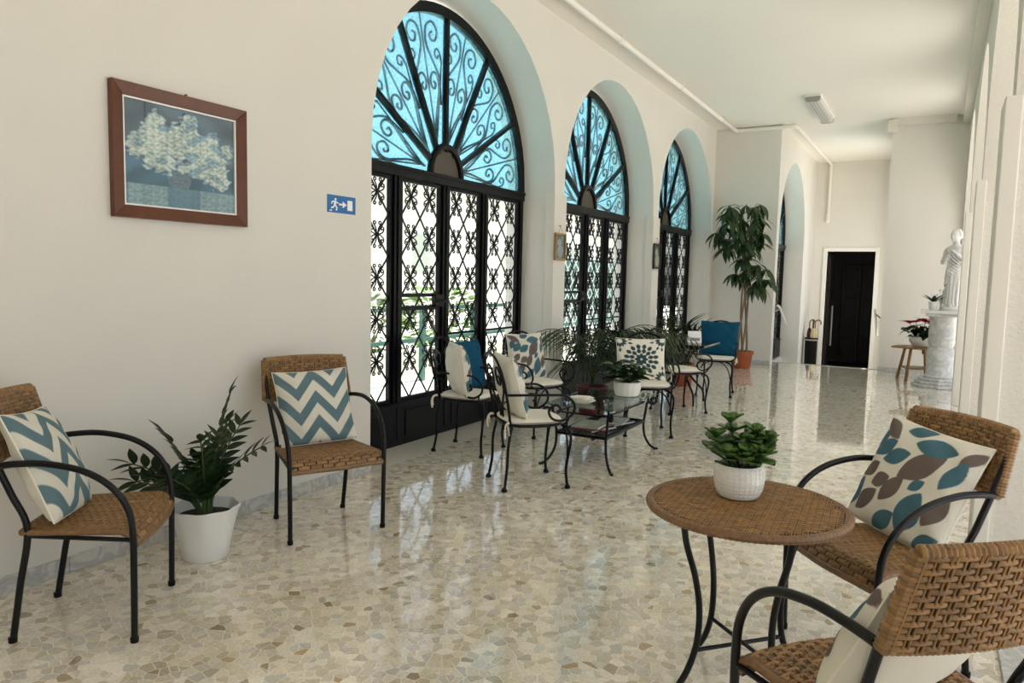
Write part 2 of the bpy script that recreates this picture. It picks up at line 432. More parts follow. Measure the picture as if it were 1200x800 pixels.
# floors
fl = struct(MB().box(XW, XR+.45, YB-.2, 13.55, -.12, -.0008).build('floor', M_floor, smooth=0))
struct(MB().box(XP-.5, XQ+.12, 13.55, YF+.2, ZF-.1, ZF).build('floor_passage', M_floor, smooth=0))
MB().box(XP, XQ, 13.50, 13.60, -.045, .004).build('step_nosing', M_greymarble, fl, smooth=0, bevel=.004)
for i in range(1, 4):
    MB().box(XP, XQ, 13.55+.28*(i-1), 13.55+.28*i, -.15*i-.15, -.15*i).build('step', M_greymarble, fl, smooth=0, bevel=.004)
struct(MB().box(XW, XR+.45, YB-.2, YE+.12, H, H+.25).box(XW, XQ+.12, YE+.12, YF+.2, H, H+.25).build('ceiling', M_ceil, smooth=0))
# smooth corner strips on the piers, up to the springing of the arches
k = 0
for c in LEFT_C:
    ya, yb = c+RAD, min(c+3.05-RAD, 13.0)
    k += 1
    struct(MB().box(XL-.09, XL+.018, ya-.03, yb+(.03 if yb < 12.9 else 0), 0, SPR-.06).build('trim_%d' % k, M_smooth, smooth=0, bevel=.006))
for c in RIGHT_C[:-1]:
    k += 1
    splay(struct(MB().box(XR-.04, XR+.03, c+RAD-.035, c+3.05-RAD+.035, 0, SPR-.06).build('trim_%d' % k, M_smooth, smooth=0, bevel=.006)))
# cornice along the right wall and over the block wall
k += 1; splay(struct(MB().box(.165, XR, YB, YE, 3.89, H).build('trim_%d' % k, M_smooth, smooth=0, bevel=.004)))
k += 1; struct(MB().box(XQ, .165, YE-.10, YE, 3.90, H).build('trim_%d' % k, M_smooth, smooth=0, bevel=.004))
k += 1; struct(MB().box(XQ-.07, XQ+.07, YE-.16, YE+.06, 3.80, 3.99).build('trim_%d' % k, M_smooth, smooth=0, bevel=.008))
# marble skirting, tile by tile
def skirting(name, a, b, nrm, length=.42, h=.078, z=0):
    a = Vector(a); b = Vector(b); d = b-a; n = max(1, round(d.length/length)); root = empty(name); struct(root)
    u = d.normalized(); nn = Vector(nrm)
    for i in range(n):
        p = a+d*(i/n)+u*.0012; q = a+d*((i+1)/n)-u*.0012
        vs = [v for v in (p, q, q+nn*.014, p+nn*.014)]
        mb = MB(); mb.add([(v.x, v.y, z) for v in vs]+[(v.x, v.y, z+h) for v in vs], [(3, 2, 1, 0), (4, 5, 6, 7), (0, 1, 5, 4), (1, 2, 6, 5), (2, 3, 7, 6), (3, 0, 4, 7)])
        mb.build('skirting_tile', M_greymarble, root, smooth=0, bevel=.002)
skirting('baseboard_left', (XL, YB, 0), (XL, LEFT_C[0]-RAD, 0), (1, 0, 0))
skirting('baseboard_return', (XL, 13.0, 0), (XP, 13.0, 0), (0, -1, 0))
skirting('baseboard_block', (XQ, YE, 0), (.1, YE, 0), (0, -1, 0))
# thresholds in the openings to the terrace
for c in RIGHT_C[1:3]:
    t = thing('threshold_slab', 'pale stone threshold in the terrace opening %s' % ('behind the nearest wicker chair' if c < 3 else 'beyond the second wicker chair'), 'threshold', (0, 0, 0))
    MB().box(XR+.04, XR+.44, c-RAD+.04, c+RAD-.04, 0, .012).build('slab', M_greymarble, t, smooth=0, bevel=.003)
    MB().box(XR+.14, XR+.19, c-RAD+.04, c+RAD-.04, .012, .018).build('track', M_wood, t, smooth=0)

# ------------------------------------------------------------------ terrazzo chips
def chips():
    rng = random.Random(3); g = .043
    x0, x1, y0, y1 = XL+.003, .31, 1.15, CHIP_Y1
    nx = int((x1-x0)/g)+5; ny = int((y1-y0)/g)+5
    P = [[(x0+(i-2+.5+rng.uniform(-.52, .52))*g, y0+(j-2+.5+rng.uniform(-.52, .52))*g) for j in range(ny)] for i in range(nx)]
    th = math.atan2(493, 860)   # heading of the camera
    cands = []
    for i in range(2, nx-2):
        for j in range(2, ny-2):
            px, py = P[i][j]
            fx = -px*math.sin(th)+py*math.cos(th); rx = px*math.cos(th)+py*math.sin(th)
            if fx < 1.2 or abs(rx) > fx*.74+.1 or fx < 2.5 and fx < 2.0: continue
            poly = [(px-.08, py-.08), (px+.08, py-.08), (px+.08, py+.08), (px-.08, py+.08)]
            for a in range(-2, 3):
                for b in range(-2, 3):
                    if not (a or b): continue
                    qx, qy = P[i+a][j+b]; nxv, nyv = qx-px, qy-py
                    dd = math.hypot(nxv, nyv)
                    if dd > .16: continue
                    lim = dd/2-.0021; nxv /= dd; nyv /= dd
                    out = []; m = len(poly)
                    for q in range(m):
                        A = poly[q]; B = poly[(q+1) % m]
                        da = (A[0]-px)*nxv+(A[1]-py)*nyv-lim; db = (B[0]-px)*nxv+(B[1]-py)*nyv-lim
                        if da <= 0: out.append(A)
                        if (da < 0 < db) or (db < 0 < da):
                            t = da/(da-db); out.append((A[0]+(B[0]-A[0])*t, A[1]+(B[1]-A[1])*t))
                    poly = out
                    if len(poly) < 3: break
                if len(poly) < 3: break
            poly = [(min(max(x, x0), x1), min(max(y, y0), y1)) for x, y in poly]
            cl = []
            for p in poly:
                if not cl or math.hypot(p[0]-cl[-1][0], p[1]-cl[-1][1]) > .0015: cl.append(p)
            if len(cl) < 3 or abs(sum(cl[q-1][0]*cl[q][1]-cl[q][0]*cl[q-1][1] for q in range(len(cl)))) < 6e-5: continue
            t = rng.random(); c = CHIPS[0][0]
            for cc, wgt in CHIPS:
                if t < wgt: c = cc; break
                t -= wgt
            br = rng.uniform(.9, 1.1); c = (c[0]*br, c[1]*br, c[2]*br, 1)
            cands.append((fx, rx, cl, c))
    # largest in view: near and inside the frame
    cands.sort(key=lambda q: q[0]+(0 if abs(q[1]) < q[0]*.68 and q[0] > 2.35 else 50))
    for fx, rx, cl, c in cands[:300]:
        MB().prism(cl, -.004, 0, color=c).build('terrazzo_chip', M_chip, fl, smooth=0)
    mb = MB()
    for fx, rx, cl, c in cands[300:]: mb.prism(cl, -.003, 0, color=c)
    mb.build('terrazzo_chips', M_chip, fl, smooth=0, kind='stuff')
chips()
# ================================================================== windows
def make_window(spring=2.27, R=1.40):
    root = empty('window_1')
    S = 2.80/2                      # half width
    zt0, zt1 = spring-.075, spring  # transom
    kick = .36
    MB().box(-.035, .035, -S, -S+.06, 0, spring).box(-.035, .035, S-.06, S, 0, spring).build('jamb_post', M_frameiron, root, smooth=0, bevel=.004)
    ar = MB(); n = 40
    ang = [PI*i/n for i in range(n+1)]
    for a, b in zip(ang, ang[1:]):
        q = [(r*-math.cos(t), spring+r*math.sin(t)) for t, r in ((a, R-.055), (b, R-.055), (b, R+.03), (a, R+.03))]
        ar.prism(q, -.035, .035, f=lambda s, z, d: (d, s, z))
    ar.build('arch_frame', M_frameiron, root, smooth=0)
    tr = MB().box(-.05, .05, -S, S, zt0, zt1).box(-.06, .06, -S, S, zt1-.018, zt1+.012).build('transom', M_frameiron, root, smooth=0, bevel=.004)
    for s_ in (-.675, 0, .65):
        MB().box(-.04, .04, s_-.05, s_+.05, 0, zt0).box(.04, .052, s_-.014, s_+.014, .05, zt0).build('mullion', M_frameiron, root, smooth=0, bevel=.004)
    MB().box(-.05, .045, -S, S, 0, kick).box(.045, .06, -S, S, kick-.03, kick).build('kick_panel', M_frameiron, root, smooth=0, bevel=.004)
    for a, b in ((-S+.06, -.725), (-.625, -.05), (.05, .60), (.70, S-.06)):
        MB().box(.045, .053, a+.05, b-.05, .07, kick-.07).build('kick_inset', M_frameiron, root, smooth=0, bevel=.003)
    # fanlight
    rh = .215
    hub = MB(); hub.prism([(-(rh*math.cos(PI*i/16)), spring+rh*1.15*math.sin(PI*i/16)) for i in range(17)], -.025, .02, f=lambda s, z, d: (d, s, z))
    hub = hub.build('hub_plate', MATS.get('hub') or mat('hub', rgb(74, 66, 54), .5), root, smooth=30)
    MB().tube([(.025, -(rh+.02)*math.cos(PI*i/20), spring+(rh+.02)*1.12*math.sin(PI*i/20)) for i in range(21)], .03, 8).build('hub_ring', M_frameiron, hub)
    for i in range(1, 6):
        t = PI*i/6; c, s_ = math.cos(t), math.sin(t)
        MB().bar((.01, -c*rh, spring+s_*rh), (.01, -c*(R-.02), spring+s_*(R-.02)), .034, .05, up=(1, 0, 0)).build('fanlight_bar', M_frameiron, root, smooth=0)
    def polar(a, r, d=-.022): return (d, -math.cos(a)*r, spring+math.sin(a)*r)
    for i in range(6):
        a0, a1 = PI*i/6+.006, PI*(i+1)/6-.006; am = (a0+a1)/2
        poly = [(-math.cos(a0+(a1-a0)*k_/8)*(R-.04), spring+math.sin(a0+(a1-a0)*k_/8)*(R-.04)) for k_ in range(9)]
        poly += [(-math.cos(a1-(a1-a0)*k_/4)*rh, spring+math.sin(a1-(a1-a0)*k_/4)*rh) for k_ in range(5)]
        pane = MB().prism(poly, -.006, 0, f=lambda s, z, d: (d, s, z)).build('fanlight_pane', M_cyan, root, smooth=0)
        sw = MB(); dg = math.radians
        sw.tube([polar(am, .25), polar(am, 1.36)], .0085, 5)
        for sg in (-1, 1):
            # heart with curled top
            ctl = [(.26, 0), (.45, 3.5), (.62, 8.5), (.76, 11), (.86, 9), (.88, 5), (.82, 2.2), (.76, 3.4), (.75, 6.2), (.79, 7.2), (.805, 5.6)]
            sw.tube(cr([polar(am+sg*dg(d), r) for r, d in ctl], 4), .0105, 5)
            ctl = [(.62, 13.2), (.85, 11), (1.0, 5), (1.12, 1.8), (1.25, 3.0), (1.29, 7), (1.23, 10), (1.15, 9), (1.14, 6), (1.19, 5), (1.21, 6.6)]
            sw.tube(cr([polar(am+sg*dg(d), r) for r, d in ctl], 4), .0105, 5)
            sw.tube(cr([polar(am+sg*dg(d), r) for r, d in [(.96, 13.5), (1.05, 12), (1.08, 9.2), (1.03, 8), (1.0, 10), (1.03, 10.8)]], 4), .009, 5)
            sw.tube([polar(am+sg*dg(1), .3), polar(am+sg*dg(13.5), 1.0)], .008, 5)
        sw.build('scrollwork', M_frameiron, pane)
    # glazed leaves with a diamond grille and scroll ornaments
    orn = MB()
    top = [(0, .006), (.010, .022), (.016, .05), (.034, .078), (.052, .098), (.046, .116), (.028, .114), (.022, .098), (.034, .092)]
    side = [(.008, 0), (.03, .004), (.062, .014), (.086, .034), (.088, .060), (.068, .070), (.054, .056), (.062, .042), (.074, .048)]
    for pts in (top, side):
        for sx in (-1, 1):
            for sz in (-1, 1): orn.tube(cr([(0, sx*a_*.88, sz*b_*.88) for a_, b_ in pts], 3), .0058, 5)
    orn.box(-.009, .009, -.012, .012, -.014, .014)
    om = orn.build('scroll_ornament', M_frameiron, None).data
    bpy.data.objects.remove(bpy.data.objects['scroll_ornament'])
    for li, (a, b) in enumerate(((-S+.06, -.725), (-.625, -.05), (.05, .60), (.70, S-.06))):
        e = .03
        lf = MB().box(-.02, .02, a, a+e, kick, zt0).box(-.02, .02, b-e, b, kick, zt0).box(-.02, .02, a+e, b-e, kick, kick+e).box(-.02, .02, a+e, b-e, zt0-e, zt0)
        if li == 1:
            lf.box(-.02, .02, a+e, b-e, 1.225, 1.255).box(-.02, .02, a+e, b-e, 1.115, 1.15)
        if li >= 2: lf.box(-.015, .012, a+e, b-e, .875, .895)
        lf = lf.build('glazed_leaf', M_frameiron, root, smooth=0, bevel=.003)
        MB().box(-.024, -.019, a+e, b-e, kick+e, zt0-e).build('pane', M_glass, lf, smooth=0)
        A, B, Z0, Z1 = a+e, b-e, kick+e, zt0-e
        q = (B-A)/4; hz = .1675; zc = 2.055
        la = MB()
        # diagonals through the nodes (A+i*q, zc+j*hz), clipped to the leaf
        for sgn in (-1, 1):
            for j in range(-24, 14, 2):
                # line passing (A+q, zc+(j)*hz)
                pts = []
                for i in range(5):
                    pts.append((A+i*q, zc+(j+sgn*(i-1))*hz))
                (s0, z0), (s1, z1) = pts[0], pts[-1]
                t0, t1 = 0, 1
                dz = z1-z0
                for lim, hi in ((Z0, False), (Z1, True)):
                    t = (lim-z0)/dz
                    if (dz > 0) == hi: t1 = min(t1, t)
                    else: t0 = max(t0, t)
                if t1-t0 < .02: continue
                la.bar((.0, s0+(s1-s0)*t0, z0+dz*t0), (.0, s0+(s1-s0)*t1, z0+dz*t1), .011, .011, up=(1, 0, 0))
        la.build('lattice', M_frameiron, lf, smooth=0)
        for j in range(0, -11, -2):
            z = zc+j*hz
            if z < Z0+.09: continue
            if li == 1 and 1.05 < z < 1.31: continue
            for i in (1, 3):
                link_copy(om, 'scroll_ornament', Matrix.Translation((.004, A+i*q, z)), lf)
    lk = MB().box(.0, .05, -.16, -.03, 1.135, 1.245).build('lock_case', M_frameiron, root, smooth=0, bevel=.006)
    MB().tube([(.05, -.07, 1.19), (.09, -.07, 1.19), (.095, -.1, 1.19), (.095, -.24, 1.185)], .011, 8).build('lever_handle', M_frameiron, lk)
    return root
XWIN = -3.80
win = make_window()
struct(win, 'black iron arched window with blue fanlight beside the exit sign', 'window')
win.location = (XWIN, LEFT_C[0], 0)
for i, (x, y, z, lb) in enumerate([(XWIN, LEFT_C[1], 0, 'black iron arched window with blue fanlight behind the arching palm'),
                                   (XWIN, LEFT_C[2], 0, 'black iron arched window with blue fanlight nearest the tall money tree'),
                                   (XP-.40, 14.62, -.12, 'narrowly seen black iron arched window beyond the money tree, by the steps')]):
    c = copy_tree(win); c.location = (x, y, z); c.name = 'window_%d' % (i+2); c['label'] = lb
MB()
# stone base filling below the passage window
struct(MB().box(XP-.5, XP-.30, 14.62-1.4, 14.62+1.4, ZF, -.12).build('wall_sill', M_greymarble, smooth=0))

# ================================================================== things on the left wall
def picture():
    y0, y1, z0, z1 = 2.11, 2.889, 1.66, 2.30
    t = thing('framed_picture', 'brown framed picture of white flowers in a vase on the cream wall', 'picture', (XL, (y0+y1)/2, z0))
    W, Hh = (y1-y0)/2, z1-z0; e = .062
    fr = MB()
    for a in (((-W, 0), (W, 0), (W-e, e), (-W+e, e)), ((W, 0), (W, Hh), (W-e, Hh-e), (W-e, e)), ((W, Hh), (-W, Hh), (-W+e, Hh-e), (W-e, Hh-e)), ((-W, Hh), (-W, 0), (-W+e, e), (-W+e, Hh-e))):
        # outer edge raised, inner edge lower
        vs = [(0, s, z) for s, z in a]+[(.036, a[0][0], a[0][1]), (.036, a[1][0], a[1][1]), (.022, a[2][0], a[2][1]), (.022, a[3][0], a[3][1])]
        fr.add(vs, [(3, 2, 1, 0), (4, 5, 6, 7), (0, 1, 5, 4), (1, 2, 6, 5), (2, 3, 7, 6), (3, 0, 4, 7)])
    fr.build('frame', M_wood, t, smooth=0, bevel=.003)
    w2, i0, i1 = W-e, e, Hh-e; l = .008
    MB().box(.004, .018, -w2, w2, i0, i0+l).box(.004, .018, -w2, w2, i1-l, i1).box(.004, .018, -w2, -w2+l, i0+l, i1-l).box(.004, .018, w2-l, w2, i0+l, i1-l).build('white_liner', M_signwhite, t, smooth=0)
    # the printed flowers
    rng = random.Random(11); nu, nv = 220, 176
    blobs = [(.22, .62, .10, .10), (.33, .70, .12, .10), (.27, .82, .07, .1), (.50, .72, .13, .12), (.56, .86, .07, .1), (.44, .58, .11, .10), (.32, .46, .14, .12), (.62, .58, .12, .1), (.72, .66, .11, .1), (.78, .74, .07, .08),
             (.80, .45, .11, .16), (.86, .58, .08, .1), (.12, .55, .09, .08), (.1, .62, .06, .06), (.66, .44, .1, .1), (.93, .66, .06, .06), (.2, .75, .06, .08), (.88, .33, .07, .08), (.52, .42, .08, .06)]
    vs = []; cs = []
    def nz(x, y, k): return math.sin(x*k*1.7+math.sin(y*k*2.3)*1.5)*math.sin(y*k*2.1+math.sin(x*k*1.3+2)*1.7)
    for j in range(nv+1):
        for i in range(nu+1):
            u, v = i/nu, j/nv
            bgc = np.array([.09, .095, .1]) if v > .45 else np.array([.05, .12, .18])
            bgc = bgc*(1+.35*nz(u, v, 5)) + np.array([.05, .09, .13])*max(0, nz(u+.3, v, 3))
            c = bgc
            if abs(u-.5-(.9-v)*-.28) < .012 and v > .75 or abs(u-.18) < .01 and v > .8: c = c*.3
            d = max(1-((u-a)/(ra*1.25))**2-((v-b)/(rb*1.2))**2 for a, b, ra, rb in blobs)
            tex = .5+.5*nz(u*1.0, v*1.0, 34)*.9+.25*nz(u, v, 61)
            d += .5*nz(u, v, 21)
            if d > .05:
                k_ = min(1, d*1.8); wht = np.array([.72, .73, .64])*(.5+.75*tex); blu = np.array([.16, .28, .40])*(.5+tex)
                f_ = k_ if nz(u, v, 9) > -.35 else k_*.35
                c = blu*(1-f_)+wht*f_
            elif v < .2:
                c = np.array([.30, .40, .44])*(.7+.5*tex) if (.03 < u < .36 or .66 < u) else np.array([.14, .25, .33])*(.8+.3*tex)
            elif v < .42 and abs(u-.47) < .11-.25*abs(v-.3):
                c = np.array([.13, .17, .22])*(.7+.6*tex)
            vs.append((.006, -w2+l+u*(2*w2-2*l), i0+l+v*(i1-i0-2*l))); cs.append((*np.clip(c, 0.01, .9), 1))
    mb = MB(); mb.v = vs; mb.c = cs
    mb.f = [(j*(nu+1)+i, j*(nu+1)+i+1, (j+1)*(nu+1)+i+1, (j+1)*(nu+1)+i) for j in range(nv) for i in range(nu)]
    mb.build('print', M_print, t, smooth=0)
    MB().box(.011, .0125, -w2+l, w2-l, i0+l, i1-l).build('glass', M_glass, t, smooth=0)
    MB().tube([(0, .02, Hh+.004), (.016, .02, Hh+.01)], .004, 6).lathe([(0, 0), (.007, 0), (.007, .003), (0, .003)], 8, (.016, .02, Hh+.008)).build('nail', M_black, t)
picture()
def exit_sign():
    y0, y1, z0, z1 = 3.55, 3.815, 1.805, 1.918; w, h_ = y1-y0, z1-z0
    t = thing('exit_sign', 'small blue emergency exit sign with running figure and arrow', 'sign', (XL, y0, z0))
    MB().box(0, .004, 0, w, 0, h_).build('plate', M_signblue, t, smooth=0, bevel=.001)
    F = lambda s, z, d: (d, s*w, z*h_)
    def pc(nm, polys, lab=None):
        mb = MB()
        for p in polys: mb.prism(p, .004, .0052, f=F)
        mb.build(nm, M_signwhite, t, smooth=0)
    circ = lambda cx, cy, r: [(cx+r*math.cos(2*PI*i/12)*h_/w, cy+r*math.sin(2*PI*i/12)) for i in range(12)]
    pc('running_figure', [circ(.275, .76, .075), [(.22, .68), (.31, .66), (.29, .44), (.22, .42)], [(.29, .44), (.35, .30), (.32, .12), (.285, .13), (.30, .29), (.235, .40)],
                          [(.22, .44), (.27, .44), (.21, .26), (.13, .22), (.12, .30), (.18, .33)], [(.30, .66), (.31, .58), (.37, .52), (.385, .57), (.335, .62)], [(.22, .68), (.23, .6), (.17, .58), (.155, .47), (.125, .49), (.145, .64)]])
    pc('arrow', [[(.40, .45), (.53, .45), (.53, .55), (.40, .55)], [(.53, .30), (.67, .50), (.53, .70)]])
    pc('door_symbol', [[(.70, .2), (.88, .2), (.88, .78), (.70, .78)]])
    pc('small_mark', [[(.07, .08), (.15, .08), (.15, .14), (.07, .14)]])
exit_sign()
def icon(yc, z0, w, h_, framecol, pal, label):
    t = thing('framed_icon', label, 'picture', (XL+.03, yc, z0))
    e = .022
    m = mat('icon_frame', framecol, .45, var=.2, vscale=20)
    MB().box(0, .022, -w/2, w/2, 0, e).box(0, .022, -w/2, w/2, h_-e, h_).box(0, .022, -w/2, -w/2+e, e, h_-e).box(0, .022, w/2-e, w/2, e, h_-e).build('frame', m, t, smooth=0, bevel=.003)
    nu, nv = 30, 44; mb = MB(); mb.c = []
    for j in range(nv+1):
        for i in range(nu+1):
            u, v = i/nu, j/nv
            d = min(math.hypot((u-.45)/.3, (v-.68)/.2), math.hypot((u-.55)/.42, (v-.3)/.34))
            n_ = .75+.35*math.sin(u*31+math.sin(v*23)*2)*math.sin(v*37)
            c = pal[1] if d < .8 else (pal[2] if d < 1.1 else pal[0])
            mb.v.append((.008, -w/2+e+u*(w-2*e), e+v*(h_-2*e))); mb.c.append((c[0]*n_, c[1]*n_, c[2]*n_, 1))
    mb.f = [(j*(nu+1)+i, j*(nu+1)+i+1, (j+1)*(nu+1)+i+1, (j+1)*(nu+1)+i) for j in range(nv) for i in range(nu)]
    mb.build('print', M_print, t, smooth=0)
    MB().tube([(.011, -.05, h_-.01), (.009, 0, h_+.075), (.011, .05, h_-.01)], .0018, 5).build('hanging_cord', M_wood, t)
    MB().tube([(-.012, 0, h_+.075), (.014, 0, h_+.077)], .004, 6).build('nail', M_brass, t)
icon(6.885, 1.59, .25, .28, rgb(150, 112, 56), [(.2, .2, .15), (.33, .38, .4), (.15, .2, .23)], "small gold framed icon hanging on the pier before the palm")
icon(9.965, 1.56, .28, .35, rgb(26, 22, 20), [(.12, .12, .09), (.45, .44, .36), (.2, .22, .14)], "small dark framed icon hanging on the farther pier")

# ================================================================== ceiling things
def conduit():
    t = thing('ceiling_conduit', 'cream pipe running along the ceiling and down the far wall', 'pipe')
    x = -3.08; z = H-.045; r = .033
    MB().tube([(x, YB+.05, z), (x, 12.90, z)], r, 10).build('pipe_run', M_white, t)
    MB().tube(cr([(x, 12.90, z), (x+.02, 12.955, z), (x+.08, 12.965, z)], 4), r*1.05, 10).build('elbow', M_white, t)
    MB().tube([(x+.06, 12.965, z), (-2.22, 12.965, z)], r, 10).build('pipe_run', M_white, t)
    MB().tube(cr([(-2.24, 12.965, z), (-2.13, 12.98, z), (-2.10, 13.06, z)], 4), r*1.05, 10).build('elbow', M_white, t)
    MB().tube([(-2.10, 13.04, z), (-2.06, YF-.06, z)], r, 10).build('pipe_run', M_white, t)
    MB().tube([(-2.06, YF-.045, z), (-2.06, YF-.045, 2.88)], r, 10).build('drop_pipe', M_white, t)
    MB().tube([(-2.06, YF-.045, 2.90), (-2.06, YF-.045, 2.72)], r*1.5, 10).build('pipe_socket', M_white, t)
    for y in [1, 3.2, 5.4, 7.6, 9.8, 12]:
        MB().tube([(x, y-.02, z), (x, y+.02, z)], r*1.25, 10).box(x-.05, x+.05, y-.012, y+.012, z+.02, H).build('pipe_clip', M_white, t)
conduit()
def fluorescent():
    t = thing('ceiling_light', 'grey rectangular fluorescent fitting on the ceiling', 'light', (-1.60, 11.85, H))
    L = .80; w_ = .105
    MB().box(-w_, w_, -L, L, -.035, 0).build('housing', M_white, t, smooth=0, bevel=.006)
    pr = [(-w_*.92, -.035), (-w_*.85, -.085), (-w_*.5, -.1), (w_*.5, -.1), (w_*.85, -.085), (w_*.92, -.035)]
    MB().prism(pr, -L*.965, L*.965, f=lambda a, b, c: (a, c, b)).build('diffuser', mat('milky_diffuser', rgb(196, 198, 194), .3), t, smooth=40)
    for s_ in (-1, 1):
        MB().prism([(a*1.06, b*1.03) for a, b in pr], s_*L*.965, s_*L, f=lambda a, b, c: (a, c, b)).build('end_cap', M_grey, t, smooth=0, bevel=.004)
    for k_ in (-.03, .0, .03): MB().tube([(k_*1.3, -L*.96, -.101), (k_*1.3, L*.96, -.101)], .005, 5).build('diffuser_rib', M_grey, t)
fluorescent()

# ================================================================== far end
def handrail(pts, br, label):
    t = thing('handrail', label, 'handrail', (0, 0, 0))
    MB().tube(cr(pts, 5), .019, 8).build('rail', M_white, t)
    for a, b in br: MB().tube([a, b], .012, 6).build('bracket', M_grey, t)
handrail([(XP+.09, 12.95, 1.02), (XP+.09, 13.15, .98), (XP+.10, 13.5, .80), (XP+.10, 13.8, .66)], [((XP, 13.15, .9), (XP+.09, 13.17, .96))], 'short white handrail sloping down beside the narrow far window')
handrail([(XQ-.09, 13.22, 1.02), (XQ-.09, 13.4, .96), (XQ-.09, 13.9, .70), (XQ-.09, 14.2, .54)], [((XQ, 13.42, .86), (XQ-.09, 13.45, .93))], 'short white handrail sloping down beside the dark doorway')
def umbrella_stand():
    x, y, z = -2.16, 16.6, ZF
    t = thing('umbrella_stand', 'black cylindrical umbrella stand left of the dark doorway', 'stand', (x, y, z))
    MB().lathe([(.10, 0), (.115, .02), (.125, .82), (.135, .84), (.135, .86), (.12, .86), (.105, .04), (0, .04)], 24).build('bin', M_black, t)
    MB().lathe([(.137, .80), (.142, .80), (.142, .83), (.137, .83)], 24).build('rim_band', M_grey, t)
    for dx, dy, m, hk, lb in ((-.05, .02, M_wine, M_bamboo, 'closed dark umbrella with a cane crook handle in the black stand'), (.03, -.04, M_tan, M_darkwood, 'closed tan umbrella with a dark straight handle in the black stand'), (.06, .03, M_tan, M_bamboo, 'closed tan umbrella with a cane crook handle in the black stand')):
        u = thing('umbrella', lb, 'umbrella', (x+dx, y+dy, z+.045), group='umbrellas in the stand')
        MB().lathe([(.004, 0), (.012, .05), (.03, .5), (.048, .88), (.03, 1.0), (.01, 1.02)], 10, mod=lambda a, z_: 1+.15*math.cos(5*a)).build('canopy', m, u)
        if m is M_tan and hk is M_darkwood: MB().tube([(0, 0, 1.0), (0, 0, 1.20)], .017, 8).build('handle', hk, u)
        else: MB().tube([(0, 0, 1.0), (0, 0, 1.12)]+[(dx*.0+.055-.055*math.cos(PI*i/8), 0, 1.12+.07*math.sin(PI*i/8)) for i in range(1, 10)], .015, 8).build('handle', hk, u)
umbrella_stand()
t = thing('wall_socket', 'dark framed wall socket low on the wall beside the marble column', 'socket', (-.02, YE, .33))
MB().box(-.06, .06, -.012, 0, 0, .08).build('plate', M_black, t, smooth=0, bevel=.003); MB().box(-.04, .04, -.015, -.011, .02, .06).build('insert', M_grey, t, smooth=0, bevel=.002)

